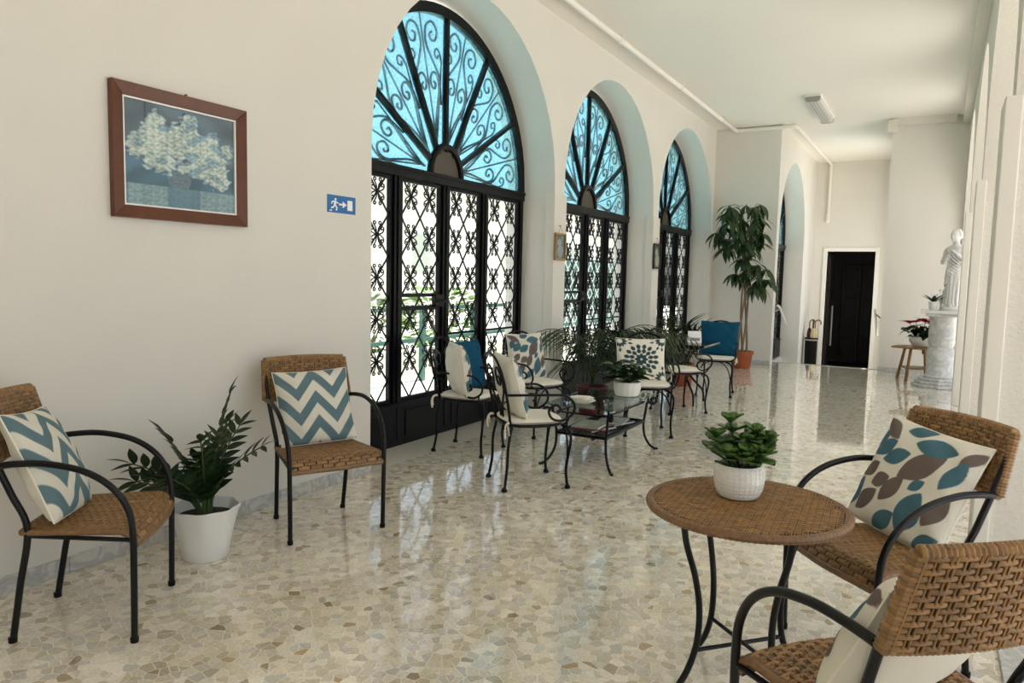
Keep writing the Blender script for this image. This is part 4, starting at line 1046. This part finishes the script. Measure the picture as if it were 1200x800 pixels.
# ================================================================== coffee table
def coffee_table():
    x0, x1, y0, y1 = -2.50, -1.93, 4.88, 5.86; zt = .465
    cx, cy = (x0+x1)/2, (y0+y1)/2
    t = thing('coffee_table', 'low glass topped coffee table of black wrought iron with a lower shelf', 'table', (cx, cy, 0))
    a, b = (x1-x0)/2, (y1-y0)/2
    MB().box(-a, a, -b, b, zt-.004, zt+.005).build('glass_top', M_tableglass, t, smooth=0, bevel=.002)
    for sx in (-1, 1):
        for sy in (-1, 1):
            px, py = sx*(a-.02), sy*(b-.02); d = (sx*.707, sy*.707)
            pr = [(-.075, .405), (-.035, .43), (-.05, .455), (-.02, .463-.012), (.02, .44), (.025, .41), (-.04, .33), (-.085, .22), (-.075, .12), (-.03, .045), (.035, .008), (.06, .008)]
            pr = [(-.012, .40), (-.03, .415), (-.02, .435), (.01, .432), (.015, .405), (-.015, .385), (-.06, .40), (-.075, .33), (-.09, .22), (-.075, .12), (-.03, .045), (.02, .009), (.045, .008)]
            MB().tube(cr([(px+d[0]*q, py+d[1]*q, z) for q, z in pr], 5), .0105, 8).build('leg', M_iron, t)
            MB().tube([(px-d[0]*.055, py-d[1]*.055, .40), (px-d[0]*.055, py-d[1]*.055, zt-.004)], .010, 8).lathe([(0, zt-.012), (.022, zt-.012), (.022, zt-.004), (0, zt-.004)], 12, (px-d[0]*.055, py-d[1]*.055, 0)).build('glass_support', M_iron, t)
    ia, ib, zs = a-.085, b-.085, .245
    for p, q in (((-ia, -ib), (ia, -ib)), ((ia, -ib), (ia, ib)), ((ia, ib), (-ia, ib)), ((-ia, ib), (-ia, -ib))):
        MB().bar((*p, zs), (*q, zs), .022, .022).build('shelf_rail', M_iron, t, smooth=0)
        MB().bar((*p, .405), (*q, .405), .012, .012).build('top_rail', M_iron, t, smooth=0)
    me = MB()
    for i in range(1, 20): me.bar((-ia, -ib+2*ib*i/20, zs), (ia, -ib+2*ib*i/20, zs), .006, .006)
    for i in range(1, 12): me.bar((-ia+2*ia*i/12, -ib, zs+.004), (-ia+2*ia*i/12, ib, zs+.004), .006, .006)
    me.build('shelf_mesh', M_iron, t, smooth=0, kind='stuff')
    rng = random.Random(2)
    base = zs+.011; stacks = [(-.02, -.16), (.04, .14)]
    lbs = ['magazine lying lowest on the near end of the coffee table shelf', 'magazine with a red cover on the near end of the coffee table shelf', 'topmost pale magazine on the near end of the coffee table shelf', 'dark magazine on the far end of the coffee table shelf', 'topmost pale magazine on the far end of the coffee table shelf']
    cs = [rgb(60, 62, 70), rgb(128, 52, 44), rgb(170, 164, 152), rgb(58, 44, 40), rgb(160, 158, 150)]
    zz = [0, 0]
    for i in range(5):
        k_ = 0 if i < 3 else 1; th = .008+.003*rng.random()
        m = thing('magazine', lbs[i], 'magazine', (cx+stacks[k_][0]+rng.uniform(-.02, .02), cy+stacks[k_][1], base+zz[k_]), rng.uniform(-.35, .35)+1.57, group='magazines on the shelf'); zz[k_] += th+.001
        MB().box(-.145, .143, -.104, .104, .001, th-.001).build('pages', M_signwhite, m, smooth=0)
        cm = mat('magazine_cover', cs[i], .3, var=.5, vscale=14)
        MB().box(-.148, .148, -.108, .108, 0, .001).box(-.148, .148, -.108, .108, th-.001, th).box(-.148, -.1465, -.108, .108, 0, th).build('cover', cm, m, smooth=0)
    # dishes
    zt2 = zt+.005
    for i, (dx, dy, r, lb) in enumerate([(-2.26, 5.07, .105, 'white plate lowest of the small stack on the glass table'), (-2.262, 5.072, .095, 'white plate on top of the small stack on the glass table')]):
        d = thing('plate', lb, 'plate', (dx, dy, zt2+i*.018), group='white plates on the glass table')
        MB().lathe([(0, 0), (r*.6, 0), (r*.65, .004), (r, .022), (r+.002, .025), (r-.004, .026), (r*.6, .009), (0, .008)], 36, sy=.8).build('dish', M_ceramic, d)
        MB().lathe([(r*.5, -.0005), (r*.55, -.0005), (r*.55, .002), (r*.5, .002)], 36, sy=.8).build('foot_ring', M_ceramic, d)
    nk = thing('napkin_stack', 'folded pale napkins on the white plates', 'napkins', (-2.262, 5.072, zt2+.018+.010), .2)
    for i in range(4): MB().box(-.055+.002*i, .055, -.045, .045-.002*i, .006*i, .006*i+.005).build('napkin', M_pad, nk, smooth=0, bevel=.0015)
coffee_table()

# ================================================================== small black table
def small_table():
    x0, x1, y0, y1 = -2.82, -2.13, 8.0, 8.7
    cx, cy = (x0+x1)/2, (y0+y1)/2; a, b = (x1-x0)/2, (y1-y0)/2; zt = .70
    t = thing('small_table', 'small black square table on curled iron legs', 'table', (cx, cy, 0))
    MB().box(-a, a, -b, b, zt-.025, zt).build('tabletop', mat('black_gloss_top', rgb(22, 26, 25), .12), t, smooth=0, bevel=.006)
    MB().bar((-a+.05, -b+.05, zt-.035), (a-.05, -b+.05, zt-.035), .02, .02).bar((-a+.05, b-.05, zt-.035), (a-.05, b-.05, zt-.035), .02, .02).bar((-a+.05, -b+.05, zt-.035), (-a+.05, b-.05, zt-.035), .02, .02).bar((a-.05, -b+.05, zt-.035), (a-.05, b-.05, zt-.035), .02, .02).build('apron', M_iron, t, smooth=0)
    for i in range(4):
        q = PI/4+i*PI/2; c, s = math.cos(q), math.sin(q)
        pr = [(.36, zt-.04), (.25, .66), (.12, .56), (.07, .44), (.10, .33), (.20, .22), (.28, .14), (.30, .06), (.30, .0)]
        MB().tube(cr([(r*c, r*s, z) for r, z in pr], 5), .0125, 8).build('leg', M_iron, t)
    MB().lathe([(.085, .42), (.095, .42), (.095, .45), (.085, .45)], 20).build('binding_ring', M_iron, t)
    m = thing('menu_holder', 'white folded menu card standing on the small black table', 'menu card', (-2.36, 8.42, zt), math.radians(28))
    MB().prism([(-.05, 0), (.05, 0), (.004, .13), (-.004, .13)], -.075, .075, f=lambda p, q, c: (c, p, q)).build('card', M_signwhite, m, smooth=0)
    MB().box(-.055, .055, -.047, -.0435, .02, .055).build('printed_block', M_grey, m, smooth=0)
small_table()
# ================================================================== plants
def stem_path(base, az, h_, spread, bow=.5, n=8):
    p = []
    for i in range(n+1):
        t = i/n; r = spread*(t**(1+bow))
        p.append(Vector((base[0]+math.cos(az)*r, base[1]+math.sin(az)*r, base[2]+h_*t*(1-.12*t*min(1, spread/h_)))))
    return p
def zz_plant():
    t = thing('potted_plant', 'dark glossy feathery plant in a fluted white pot beside the wall', 'plant', (-3.055, 2.335, 0))
    Hp = .255
    def flute(a, z): return 1+.018*math.cos(8*a)*max(0, (z-.05)/Hp)**.8+(.02*math.cos(8*a) if z > Hp-.03 else 0)
    MB().lathe([(.0, 0), (.10, 0), (.108, .008), (.118, .07), (.134, .15), (.152, .225), (.162, Hp), (.155, Hp+.004), (.148, Hp-.02), (.14, Hp-.05), (.0, Hp-.05)], 64, mod=flute).build('pot', M_plastic, t)
    MB().lathe([(0, Hp-.045), (.142, Hp-.05)], 24).build('soil', M_soil, t)
    lm = leaf_mesh('leaf', .115, .042, M_leafdk, fold=.25, droop=.12, tipy=.75)
    rng = random.Random(4)
    # azimuth, height, spread
    for az, h_, sp, ls in [(.6, .60, .10, 1.0), (-.7, .44, .26, 1.05), (.15, .40, .33, .9), (2.2, .34, .22, 1.0), (3.9, .40, .15, 1.15), (4.5, .33, .31, 1.2), (5.0, .25, .22, 1.25), (-.9, .30, .12, 1.2), (1.5, .42, .18, 1.0), (-1.6, .26, .26, 1.1), (-.2, .50, .2, 1.0), (4.3, .22, .28, 1.2)]:
        P = stem_path((math.cos(az)*.03, math.sin(az)*.03, Hp-.05), az, h_+.03, sp, 1.0, 10)
        s_ = MB().tube(P, [.008-.005*i/10 for i in range(11)], 6).build('stem', M_stem, t)
        n = 9
        for i in range(n):
            q = .28+.70*i/(n-1); k_ = q*10; j = min(int(k_), 9); p = P[j].lerp(P[j+1], k_-j); d = (P[j+1]-P[j]).normalized()
            side = d.cross(Vector((math.cos(az+.3), math.sin(az+.3), .2))).normalized()
            for sg in (-1, 1):
                dd = d*.55+side*sg*(1-.35*q)+Vector((0, 0, .1))
                link_copy(lm, 'leaf', orient(p, dd, up=d.cross(side)*1.0+Vector((0, 0, .6)), s=ls*rng.uniform(.9, 1.12)*(1-.25*q), twist=rng.uniform(-.3, .3)), s_)
        link_copy(lm, 'leaf', orient(P[-1], P[-1]-P[-2], s=ls*.8), s_)
zz_plant()
def jade_plant():
    t = thing('potted_succulent', 'round leaved green succulent in a white grid textured pot on the wicker table', 'plant', (-.562, 2.662, .647))
    # pot with raised grid
    prof = [(.058, 0), (.068, .004), (.080, .03), (.086, .06), (.085, .09), (.080, .112), (.078, .12)]
    MB().lathe([(0, 0)]+prof+[(.072, .12), (.070, .10), (0, .10)], 40).build('pot', M_ceramic, t)
    gm = MB()
    def rp(z):
        for (r0, z0), (r1, z1) in zip(prof, prof[1:]):
            if z0 <= z <= z1: return r0+(r1-r0)*(z-z0)/(z1-z0)
        return prof[-1][0]
    nb, nz_ = 28, 8
    for i in range(nb):
        for j in range(nz_):
            a0, a1 = 2*PI*(i+.07)/nb, 2*PI*(i+.93)/nb; z0, z1 = .008+.109*(j+.07)/nz_, .008+.109*(j+.93)/nz_
            vs = [(( rp(z)+o)*math.cos(a), (rp(z)+o)*math.sin(a), z) for z in (z0, z1) for a in (a0, a1) for o in (-.001,)]
            am, zm, dz, da = (a0+a1)/2, (z0+z1)/2, (z1-z0)*.38, (a1-a0)*.38
            vs += [((rp(z)+.0028)*math.cos(a), (rp(z)+.0028)*math.sin(a), z) for z in (zm-dz, zm+dz) for a in (am-da, am+da)]
            gm.add(vs, [(4, 5, 7, 6), (0, 1, 5, 4), (1, 3, 7, 5), (3, 2, 6, 7), (2, 0, 4, 6)])
    gm.build('grid_tiles', M_ceramic, t, smooth=20, kind='stuff')
    MB().lathe([(0, .104), (.07, .101)], 20).build('soil', M_soil, t)
    lm = leaf_mesh('leaf', .078, .060, M_leafjade, fold=.16, droop=.1, thick=.003, rnd=True)
    rng = random.Random(9)
    for az, h_, sp in [(2.6, .165, .035), (3.5, .12, .065), (.2, .12, .075), (-.5, .085, .085), (1.2, .11, .06), (4.5, .075, .075), (5.3, .08, .065), (2.0, .085, .075), (3.0, .055, .085), (.3, .135, .03), (-1.2, .05, .08), (.9, .05, .085), (4.0, .04, .085)]:
        P = stem_path((math.cos(az)*.02, math.sin(az)*.02, .10), az, h_, sp, .3, 5)
        s_ = MB().tube(P, .005, 6).build('stem', M_stem, t)
        for w_ in range(4):
            q = 1-.24*w_; p = P[min(5, round(q*5))]
            if p.z < .142: continue
            for i in range(4 if w_ else 5):
                a = az+i*2*PI/(4 if w_ else 5)+w_*.8
                link_copy(lm, 'leaf', orient(p, (math.cos(a), math.sin(a), 1.0-.42*w_), s=rng.uniform(.75, 1.1)*(.7+.17*w_), twist=rng.uniform(-.2, .2)), s_)
jade_plant()
def planter():
    t = thing('potted_plant', 'bushy green plant with small white flowers in a ribbed white planter on the glass table', 'plant', (-2.11, 5.62, .47), .3)
    rib = lambda a, z: 1+.03*abs(math.cos(7*a))
    MB().lathe([(0, 0), (.085, 0), (.095, .006), (.108, .06), (.110, .115), (.10, .117), (.095, .09), (0, .09)], 84, mod=rib).build('pot', M_ceramic, t)
    MB().lathe([(0, .096), (.098, .092)], 20).build('soil', M_soil, t)
    lm = leaf_mesh('leaf', .10, .056, M_leafmoney, fold=.2, droop=.25, tipy=.8); fm = leaf_mesh('petal', .022, .018, M_petal, fold=.1, droop=.1, tipy=1.1)
    rng = random.Random(12)
    for i in range(30):
        az = i*2.4; sp = .04+.15*rng.random(); h_ = .07+.15*rng.random()*(1-sp*2.5)
        P = stem_path((0, 0, .09), az, h_, sp, .2, 5); s_ = MB().tube(P, .003, 5).build('stem', M_stem, t)
        for k_ in range(6):
            a = az+k_*2.1; p = P[5 if k_ < 3 else 4-k_ % 2]
            link_copy(lm, 'leaf', orient(p, (math.cos(a), math.sin(a), rng.uniform(0, .6)), s=rng.uniform(.7, 1.1), twist=rng.uniform(-.4, .4)), s_)
    for dx, dy, z in ((-.02, -.09, .20), (.03, -.11, .185), (-.06, -.07, .21)):
        f_ = MB().tube([(dx*.3, dy*.3, .1), (dx, dy, z)], .002, 5).build('flower_stem', M_stem, t)
        for k_ in range(5):
            a = k_*2*PI/5; link_copy(fm, 'petal', orient((dx, dy, z), (math.cos(a), math.sin(a)-.5, .5)), f_)
planter()
def frond(P, mats, leaf_len, n, parent, droop=.8, width=.016, name='frond', start=.25):
    mb = MB(); m = len(P)-1
    mb.tube(P, [.007*(1-.8*i/m)+.0015 for i in range(m+1)], 5)
    for i in range(n):
        q = start+(1-start)*i/(n-1); k_ = q*m; j = min(int(k_), m-1); p = P[j].lerp(P[j+1], k_-j); d = (P[j+1]-P[j]).normalized()
        s_ = d.cross(Vector((0, 0, 1)))
        s_ = s_.normalized() if s_.length > .05 else Vector((1, 0, 0))
        L = leaf_len*(math.sin(PI*(.12+.80*(q-start)/(1-start)))**.6)
        for sg in (-1, 1):
            o = d*.75+s_*sg*.75+Vector((0, 0, -.1)); o.normalize()
            pts = [p+o*L*t_+Vector((0, 0, -droop*L*t_*t_)) for t_ in (0, .35, .7, 1)]
            wd = [width*.3, width, width*.8, .001]; nn = d.cross(o).cross(o).normalized() if d.cross(o).length > 1e-3 else d
            vs = []
            for pp, ww in zip(pts, wd): vs += [pp-d*ww*.5, pp+d*ww*.5]
            mb.add(vs, [(2*a, 2*a+1, 2*a+3, 2*a+2) for a in range(3)])
    return mb.build(name, mats, parent, smooth=60)
def palm():
    t = thing('potted_palm', 'arching dark green palm in a dark red pot before the second window', 'plant', (-3.02, 7.02, 0))
    MB().lathe([(0, 0), (.12, 0), (.13, .01), (.155, .26), (.168, .27), (.168, .30), (.15, .30), (.14, .25), (0, .25)], 32).build('pot', M_redpot, t)
    MB().lathe([(0, .265), (.145, .255)], 20).build('soil', M_soil, t)
    rng = random.Random(21)
    # azimuth, rise, reach (the long ones arch over towards the pier and over the floral cushion)
    for az, h_, sp in [(-1.9, .95, .95), (-1.3, .80, .55), (-.55, .75, .68), (.1, .7, .72), (1.0, .85, .55), (2.2, .8, .2), (3.6, .7, .12), (4.4, .95, .7), (5.6, .95, .4), (-.9, .95, .3), (.5, 1.0, .8), (-1.6, .55, .75), (-.2, .95, .6), (.3, .95, 1.0), (.75, .8, .85), (-1.0, .6, .85), (1.4, .7, .45)]:
        P = []
        for i in range(11):
            q = i/10; r = sp*(q**1.5); z = .26+h_*(1.55*q-.95*q**2.4)
            P.append(Vector((math.cos(az)*r, math.sin(az)*r, z)))
        frond(P, M_leafpalm, .36, 17, t, droop=.85)
palm()
def spiky():
    t = thing('potted_dracaena', 'spiky dark green plant in a terracotta pot behind the small black table', 'plant', (-2.86, 9.70, 0))
    MB().lathe([(0, 0), (.11, 0), (.12, .01), (.145, .25), (.16, .255), (.16, .30), (.145, .30), (.13, .26), (0, .26)], 28).build('pot', M_terra, t)
    MB().lathe([(0, .27), (.135, .262)], 20).build('soil', M_soil, t)
    rng = random.Random(8)
    for cx, cy, z0 in ((.02, 0, .80), (.17, -.08, .68), (-.12, -.04, .70), (.06, .1, .60)):
        st = MB().tube(cr([(cx*.3, cy*.3, .26), (cx*.7, cy*.7, z0*.6), (cx, cy, z0)], 5), .016, 7).build('stem', M_bark, t)
        lv = leaf_mesh('leaf', .44, .036, M_leafpalm, fold=.3, droop=.45, tipy=.7)
        for i in range(30):
            az = i*2.4+cx*9; el = rng.uniform(-.15, 1.5)
            link_copy(lv, 'leaf', orient((cx, cy, z0-.12+.15*i/30), (math.cos(az), math.sin(az), el), s=rng.uniform(.75, 1.1)), st)
spiky()
def money_tree():
    t = thing('money_tree', 'tall braided money tree with drooping leaves in a terracotta pot', 'plant', (-2.64, 12.26, 0))
    MB().lathe([(0, 0), (.125, 0), (.135, .01), (.165, .23), (.185, .235), (.185, .28), (.165, .28), (.15, .24), (0, .24)], 32).build('pot', M_terra, t)
    MB().lathe([(0, .25), (.155, .242)], 20).build('soil', M_soil, t)
    for k_ in range(4):
        P = [(.06*math.cos(k_*PI/2+z*2.2)*(1.2-.5*z), .06*math.sin(k_*PI/2+z*2.2)*(1.2-.5*z), .24+z*1.15) for z in [i/14 for i in range(15)]]
        MB().tube(P, [.02-.006*i/14 for i in range(15)], 8).build('trunk', M_bark, t)
    rng = random.Random(31)
    lm = leaf_mesh('leaflet', .27, .085, M_leafmoney, fold=.2, droop=.55, tipy=1.05)
    cl = []
    for i in range(34):     # upper crown
        a = i*2.4; z = 1.95+.78*((i % 10)/10); r = .42*math.sqrt(max(.1, 1-((z-2.2)/.65)**2))*rng.uniform(.55, 1)
        cl.append((-.10+math.cos(a)*r, math.sin(a)*r, z))
    for i in range(13):     # lower tier
        a = i*2.4+1; z = 1.45+.4*((i % 5)/5); r = .30*rng.uniform(.5, 1)
        cl.append((.08+math.cos(a)*r, math.sin(a)*r, z))
    cl.append((.26, -.05, 1.34)); cl.append((.18, -.14, 1.36))
    for x, y, z in cl:
        st = MB().tube(cr([(0, 0, min(z-.25, 1.38)), (x*.4, y*.4, z-.12), (x, y, z)], 4), [.006]*4+[.0045]*5, 5).build('leaf_stalk', M_stem, t)
        a0 = rng.uniform(0, 6)
        for k_ in range(6):
            a = a0+k_*PI/3
            link_copy(lm, 'leaflet', orient((x, y, z), (math.cos(a), math.sin(a), rng.uniform(-.9, .15)), s=rng.uniform(.75, 1.1), twist=rng.uniform(-.3, .3)), st)
money_tree()

# ================================================================== marble column, statue, cane table
PX, PY = .155, 11.86
def column():
    t = thing('marble_column', 'white marble pedestal column carrying a statue near the far wall', 'column', (PX, PY, 0))
    for i, (r, z0, z1) in enumerate(((.34, 0, .045), (.30, .045, .085), (.26, .085, .125))):
        MB().lathe([(0, z0), (r-.008, z0), (r, z0+.008), (r, z1-.01), (r-.01, z1), (0, z1)], 8).build('base_step', M_colmarble, t, smooth=20)
    MB().lathe([(0, .125), (.20, .125), (.205, .15), (.175, .165), (.168, .18), (.165, .52), (.155, .545), (.145, .56), (.150, .575), (.160, .60)], 36).build('lower_drum', M_colmarble, t)
    MB().lathe([(.160, .60), (.168, .63), (.165, .67), (.160, .70), (.165, .72), (.16, .95), (.175, .97), (.19, .99), (0, .99)], 36).build('upper_drum', M_colmarble, t)
    MB().box(-.21, .21, -.21, .21, .99, 1.03).build('capital', M_colmarble, t, smooth=0, bevel=.008)
    MB().box(-.275, .275, -.25, .25, 1.03, 1.075).build('top_slab', M_marble, t, smooth=0, bevel=.008)
column()
def statue():
    z0 = 1.0755
    t = thing('marble_statue', 'white marble statue of a draped standing woman on the column', 'statue', (PX+.10, PY-.03, z0), math.radians(-35))
    MB().lathe([(0, 0), (.155, 0), (.16, .01), (.155, .045), (.14, .06), (0, .06)], 28).build('plinth', M_marble, t)
    mb = MB(); n = 56
    sec = [(.055, 0, 0, .150, .135, .16), (.12, 0, 0, .138, .120, .17), (.22, .005, -.005, .125, .108, .15), (.34, .012, -.012, .122, .105, .12), (.46, .015, -.012, .128, .108, .09), (.56, .012, 0, .128, .104, .07), (.63, .006, .004, .112, .088, .06),
           (.69, 0, .004, .096, .076, .05), (.75, -.003, 0, .108, .086, .04), (.80, -.004, -.004, .116, .088, .03), (.85, -.004, 0, .120, .072, .02), (.885, -.004, .004, .095, .056, 0), (.905, -.004, .002, .052, .044, 0), (.93, -.006, 0, .040, .040, 0), (.955, -.010, -.006, .042, .046, 0),
           (.975, -.012, -.014, .052, .060, 0), (1.01, -.014, -.014, .060, .070, 0), (1.05, -.014, -.010, .062, .072, 0), (1.085, -.014, -.004, .053, .062, 0), (1.11, -.013, 0, .030, .036, 0), (1.118, -.013, 0, .004, .004, 0)]
    vs = []
    for z, cx, cy, rx, ry, amp in sec:
        for k_ in range(n):
            a = 2*PI*k_/n; fo = 1+amp*(.6*math.sin(9*a+z*5)+.4*math.sin(14*a-z*9+1))*.75
            vs.append((cx+rx*fo*math.cos(a), cy+ry*fo*math.sin(a), z))
    m = len(sec)
    mb.add(vs, [(i*n+k_, i*n+(k_+1) % n, (i+1)*n+(k_+1) % n, (i+1)*n+k_) for i in range(m-1) for k_ in range(n)]+[tuple(range(n-1, -1, -1)), tuple((m-1)*n+k_ for k_ in range(n))])
    # face: nose, brow, chin (front is -y)
    mb.tube([(-.014, -.078, 1.035), (-.014, -.094, 1.008), (-.014, -.082, 1.0)], [.006, .009, .006], 8)
    mb.tube([(-.045, -.066, 1.038), (-.014, -.080, 1.042), (.017, -.066, 1.038)], .009, 8)
    mb.tube([(-.028, -.074, .982), (-.014, -.081, .982), (0, -.074, .982)], .007, 8)
    mb.tube([(-.026, -.062, .960), (-.014, -.070, .958), (-.002, -.062, .960)], .012, 8)
    # hair: rolls round the head and a bun
    for q in range(5):
        kq = (1, .97, .88, .72, .48)[q]; mb.tube([(-.014+.064*kq*math.cos(a), -.004+.070*kq*math.sin(a), 1.03+.018*q+.012*math.sin(a)) for a in [PI*1.16*i/14-.25 for i in range(15)]], .015, 8)
    mb.tube([(-.014, .065, 1.02), (-.014, .095, 1.02), (-.014, .112, 1.012)], [.03, .034, .02], 10)
    # arms: upper arm, forearm, hand with fingers gathered at the breast
    for sg, el, wr, hd in ((-1, (-.172, -.02, .665), (-.065, -.125, .70), (-.02, -.135, .735)), (1, (.160, -.01, .675), (.075, -.115, .775), (.03, -.125, .81))):
        mb.tube(cr([(sg*.085, 0, .862), (sg*.125, .0, .835), (sg*.150, -.005, .75), el, ((el[0]+wr[0])/2, (el[1]+wr[1])/2-.008, (el[2]+wr[2])/2), wr, hd], 4), [.034]*4+[.038]*4+[.034]*4+[.031]*4+[.028]*4+[.022]*4+[.02], 10)
        H_ = Vector(hd); D = (H_-Vector(wr)).normalized()
        sd_ = D.cross(Vector((0, -1, 0))).normalized()
        for k_ in range(4):
            b_ = H_+sd_*(k_-1.5)*.0125; L = (.040, .046, .043, .034)[k_]
            mb.tube([b_-D*.012, b_+D*L*.5+Vector((0, -.006, 0)), b_+D*L+Vector((0, .006, 0))], [.0072, .0066, .005], 6)
        b_ = H_-sd_*.018-D*.015
        mb.tube([b_, b_-sd_*.014+D*.016, b_-sd_*.012+D*.034], [.008, .0075, .0055], 6)
    # cloak: swags over shoulder and hip, hanging end
    for q in range(7):
        mb.tube(cr([(-.11+.006*q, .0, .855-.02*q), (-.03, -.092-.004*q, .79-.045*q), (.08, -.085, .69-.042*q), (.128, -.01, .62-.035*q), (.10, .08, .58-.03*q)], 5), .012, 7)
    for q in range(6):
        a = -2.3+q*.32
        mb.tube(cr([(.10*math.cos(a), .085*math.sin(a), .60), (.128*math.cos(a+.06), .112*math.sin(a+.06), .42), (.128*math.cos(a-.03), .112*math.sin(a-.03), .25), (.148*math.cos(a), .132*math.sin(a), .065)], 5), [.007]*8+[.013]*8, 7)
    # toes showing under the hem and a small urn at the feet
    for fx in (-.05, .045): mb.tube([(fx, -.09, .078), (fx*1.1, -.15, .072)], [.026, .018], 8)
    o = mb.build('figure', M_marble, t, smooth=0)
    r = o.modifiers.new('remesh', 'REMESH'); r.mode = 'VOXEL'; r.voxel_size = .0062; r.use_smooth_shade = True
    s = o.modifiers.new('smooth', 'SMOOTH'); s.iterations = 3; s.factor = .5
    MB().lathe([(0, .06), (.03, .06), (.034, .07), (.022, .085), (.045, .12), (.05, .15), (.03, .18), (.036, .195), (.03, .197), (0, .19)], 18, (-.125, -.03, 0)).build('urn', M_marble, t)
statue()
def orchid():
    t = thing('potted_orchid', 'small white orchid in a white pot on the marble column beside the statue', 'plant', (PX-.13, PY-.10, 1.0755))
    MB().lathe([(0, 0), (.045, 0), (.05, .005), (.062, .11), (.066, .115), (.06, .117), (.055, .095), (0, .095)], 24).build('pot', M_plastic, t)
    MB().lathe([(0, .1), (.056, .097)], 16).build('soil', M_soil, t)
    lm = leaf_mesh('leaf', .19, .06, M_leafdk, fold=.25, droop=.25, tipy=.9)
    for a, e in ((-2.6, 1.3), (2.9, 1.0), (-.4, .9), (.6, 1.4), (-1.5, 1.1)): link_copy(lm, 'leaf', orient((0, 0, .095), (math.cos(a), math.sin(a), e)), t)
    MB().tube(cr([(0, 0, .09), (.03, -.02, .2), (.10, -.03, .32), (.14, -.03, .36)], 5), .004, 6).build('flower_stem', M_stem, t)
    pm = leaf_mesh('petal', .035, .03, M_petal, fold=.1, droop=.1, tipy=1.1)
    for x, y, z in ((.0, -.03, .19), (-.04, -.04, .21), (.045, -.04, .25), (.09, -.05, .31)):
        f_ = MB().lathe([(0, -.006), (.006, 0), (0, .006)], 8, (x, y, z)).build('flower', M_petal, t)
        for k_ in range(5): link_copy(pm, 'petal', orient((x, y, z), (math.cos(k_*1.257), -.25, math.sin(k_*1.257)), up=(0, -1, 0)), f_)
orchid()
def cane_table():
    cx, cy = -.13, 12.42
    t = thing('cane_table', 'low cane side table with a lower shelf beside the marble column', 'table', (cx, cy, 0), math.radians(10))
    hexa = [(.36*math.cos(a), .30*math.sin(a)) for a in [i*PI/3+.2 for i in range(6)]]
    top = MB().prism(hexa, .485, .505).build('tabletop', M_bamboo, t, smooth=0, bevel=.004)
    MB().tube([(x*1.01, y*1.01, .495) for x, y in hexa], .013, 8, closed=True).build('rim', M_bamboo, top)
    for i in range(4):
        a = PI/4+i*PI/2+.15; c, s = math.cos(a), math.sin(a)
        lg = MB().tube([(.19*c, .17*s, .485), (.285*c, .26*s, 0)], [.021, .024], 10).build('leg', M_bamboo, t)
        for q in (.3, .65): MB().tube([(.19*c+(.095*c)*q, .17*s+.09*s*q, .485*(1-q)-.008), (.19*c+(.095*c)*q, .17*s+.09*s*q, .485*(1-q)+.008)], .022, 10).build('binding', M_bamboo, lg)
    sh = [(.245*math.cos(PI/4+i*PI/2+.15), .22*math.sin(PI/4+i*PI/2+.15)) for i in range(4)]
    MB().prism(sh, .185, .20).build('shelf', M_bamboo, t, smooth=0, bevel=.004)
    for i in range(4): MB().tube([(*sh[i], .19), (*sh[(i+1) % 4], .19)], .012, 8).build('shelf_rail', M_bamboo, t)
    p = thing('potted_poinsettia', 'red poinsettia in a white bowl on the cane table', 'plant', (cx+.04, cy-.02, .506))
    MB().lathe([(0, 0), (.10, 0), (.115, .01), (.165, .08), (.172, .125), (.165, .15), (.155, .15), (.15, .11), (0, .11)], 36).build('bowl', M_ceramic, p)
    MB().lathe([(0, .115), (.15, .115)], 20).build('soil', M_soil, p)
    lm = leaf_mesh('leaf', .17, .10, M_leafdk, fold=.2, droop=.35, tipy=.8); bm_ = leaf_mesh('bract', .15, .075, M_red, fold=.15, droop=.25, tipy=.8)
    rng = random.Random(5)
    heads = [(-.17, -.05, .34), (-.09, -.08, .36), (.12, -.08, .33), (.16, .0, .36), (.03, .04, .36)]
    for i in range(11):
        az = i*2.4; x, y, z = (heads[i] if i < 5 else (math.cos(az)*.13, math.sin(az)*.12, .25+.08*rng.random()))
        st = MB().tube(cr([(x*.2, y*.2, .11), (x*.6, y*.6, z*.7), (x, y, z)], 4), .005, 5).build('stem', M_stem, p)
        for k_ in range(6):
            a = az+k_*1.1
            link_copy(lm, 'leaf', orient((x, y, z-.04-.015*k_), (math.cos(a), math.sin(a), rng.uniform(-.3, .3)), s=rng.uniform(.8, 1.1)), st)
        if i < 5:
            for k_ in range(7):
                a = k_*2*PI/7; link_copy(bm_, 'bract', orient((x, y, z), (math.cos(a), math.sin(a), rng.uniform(.25, .8)), s=rng.uniform(.95, 1.3)), st)
cane_table()
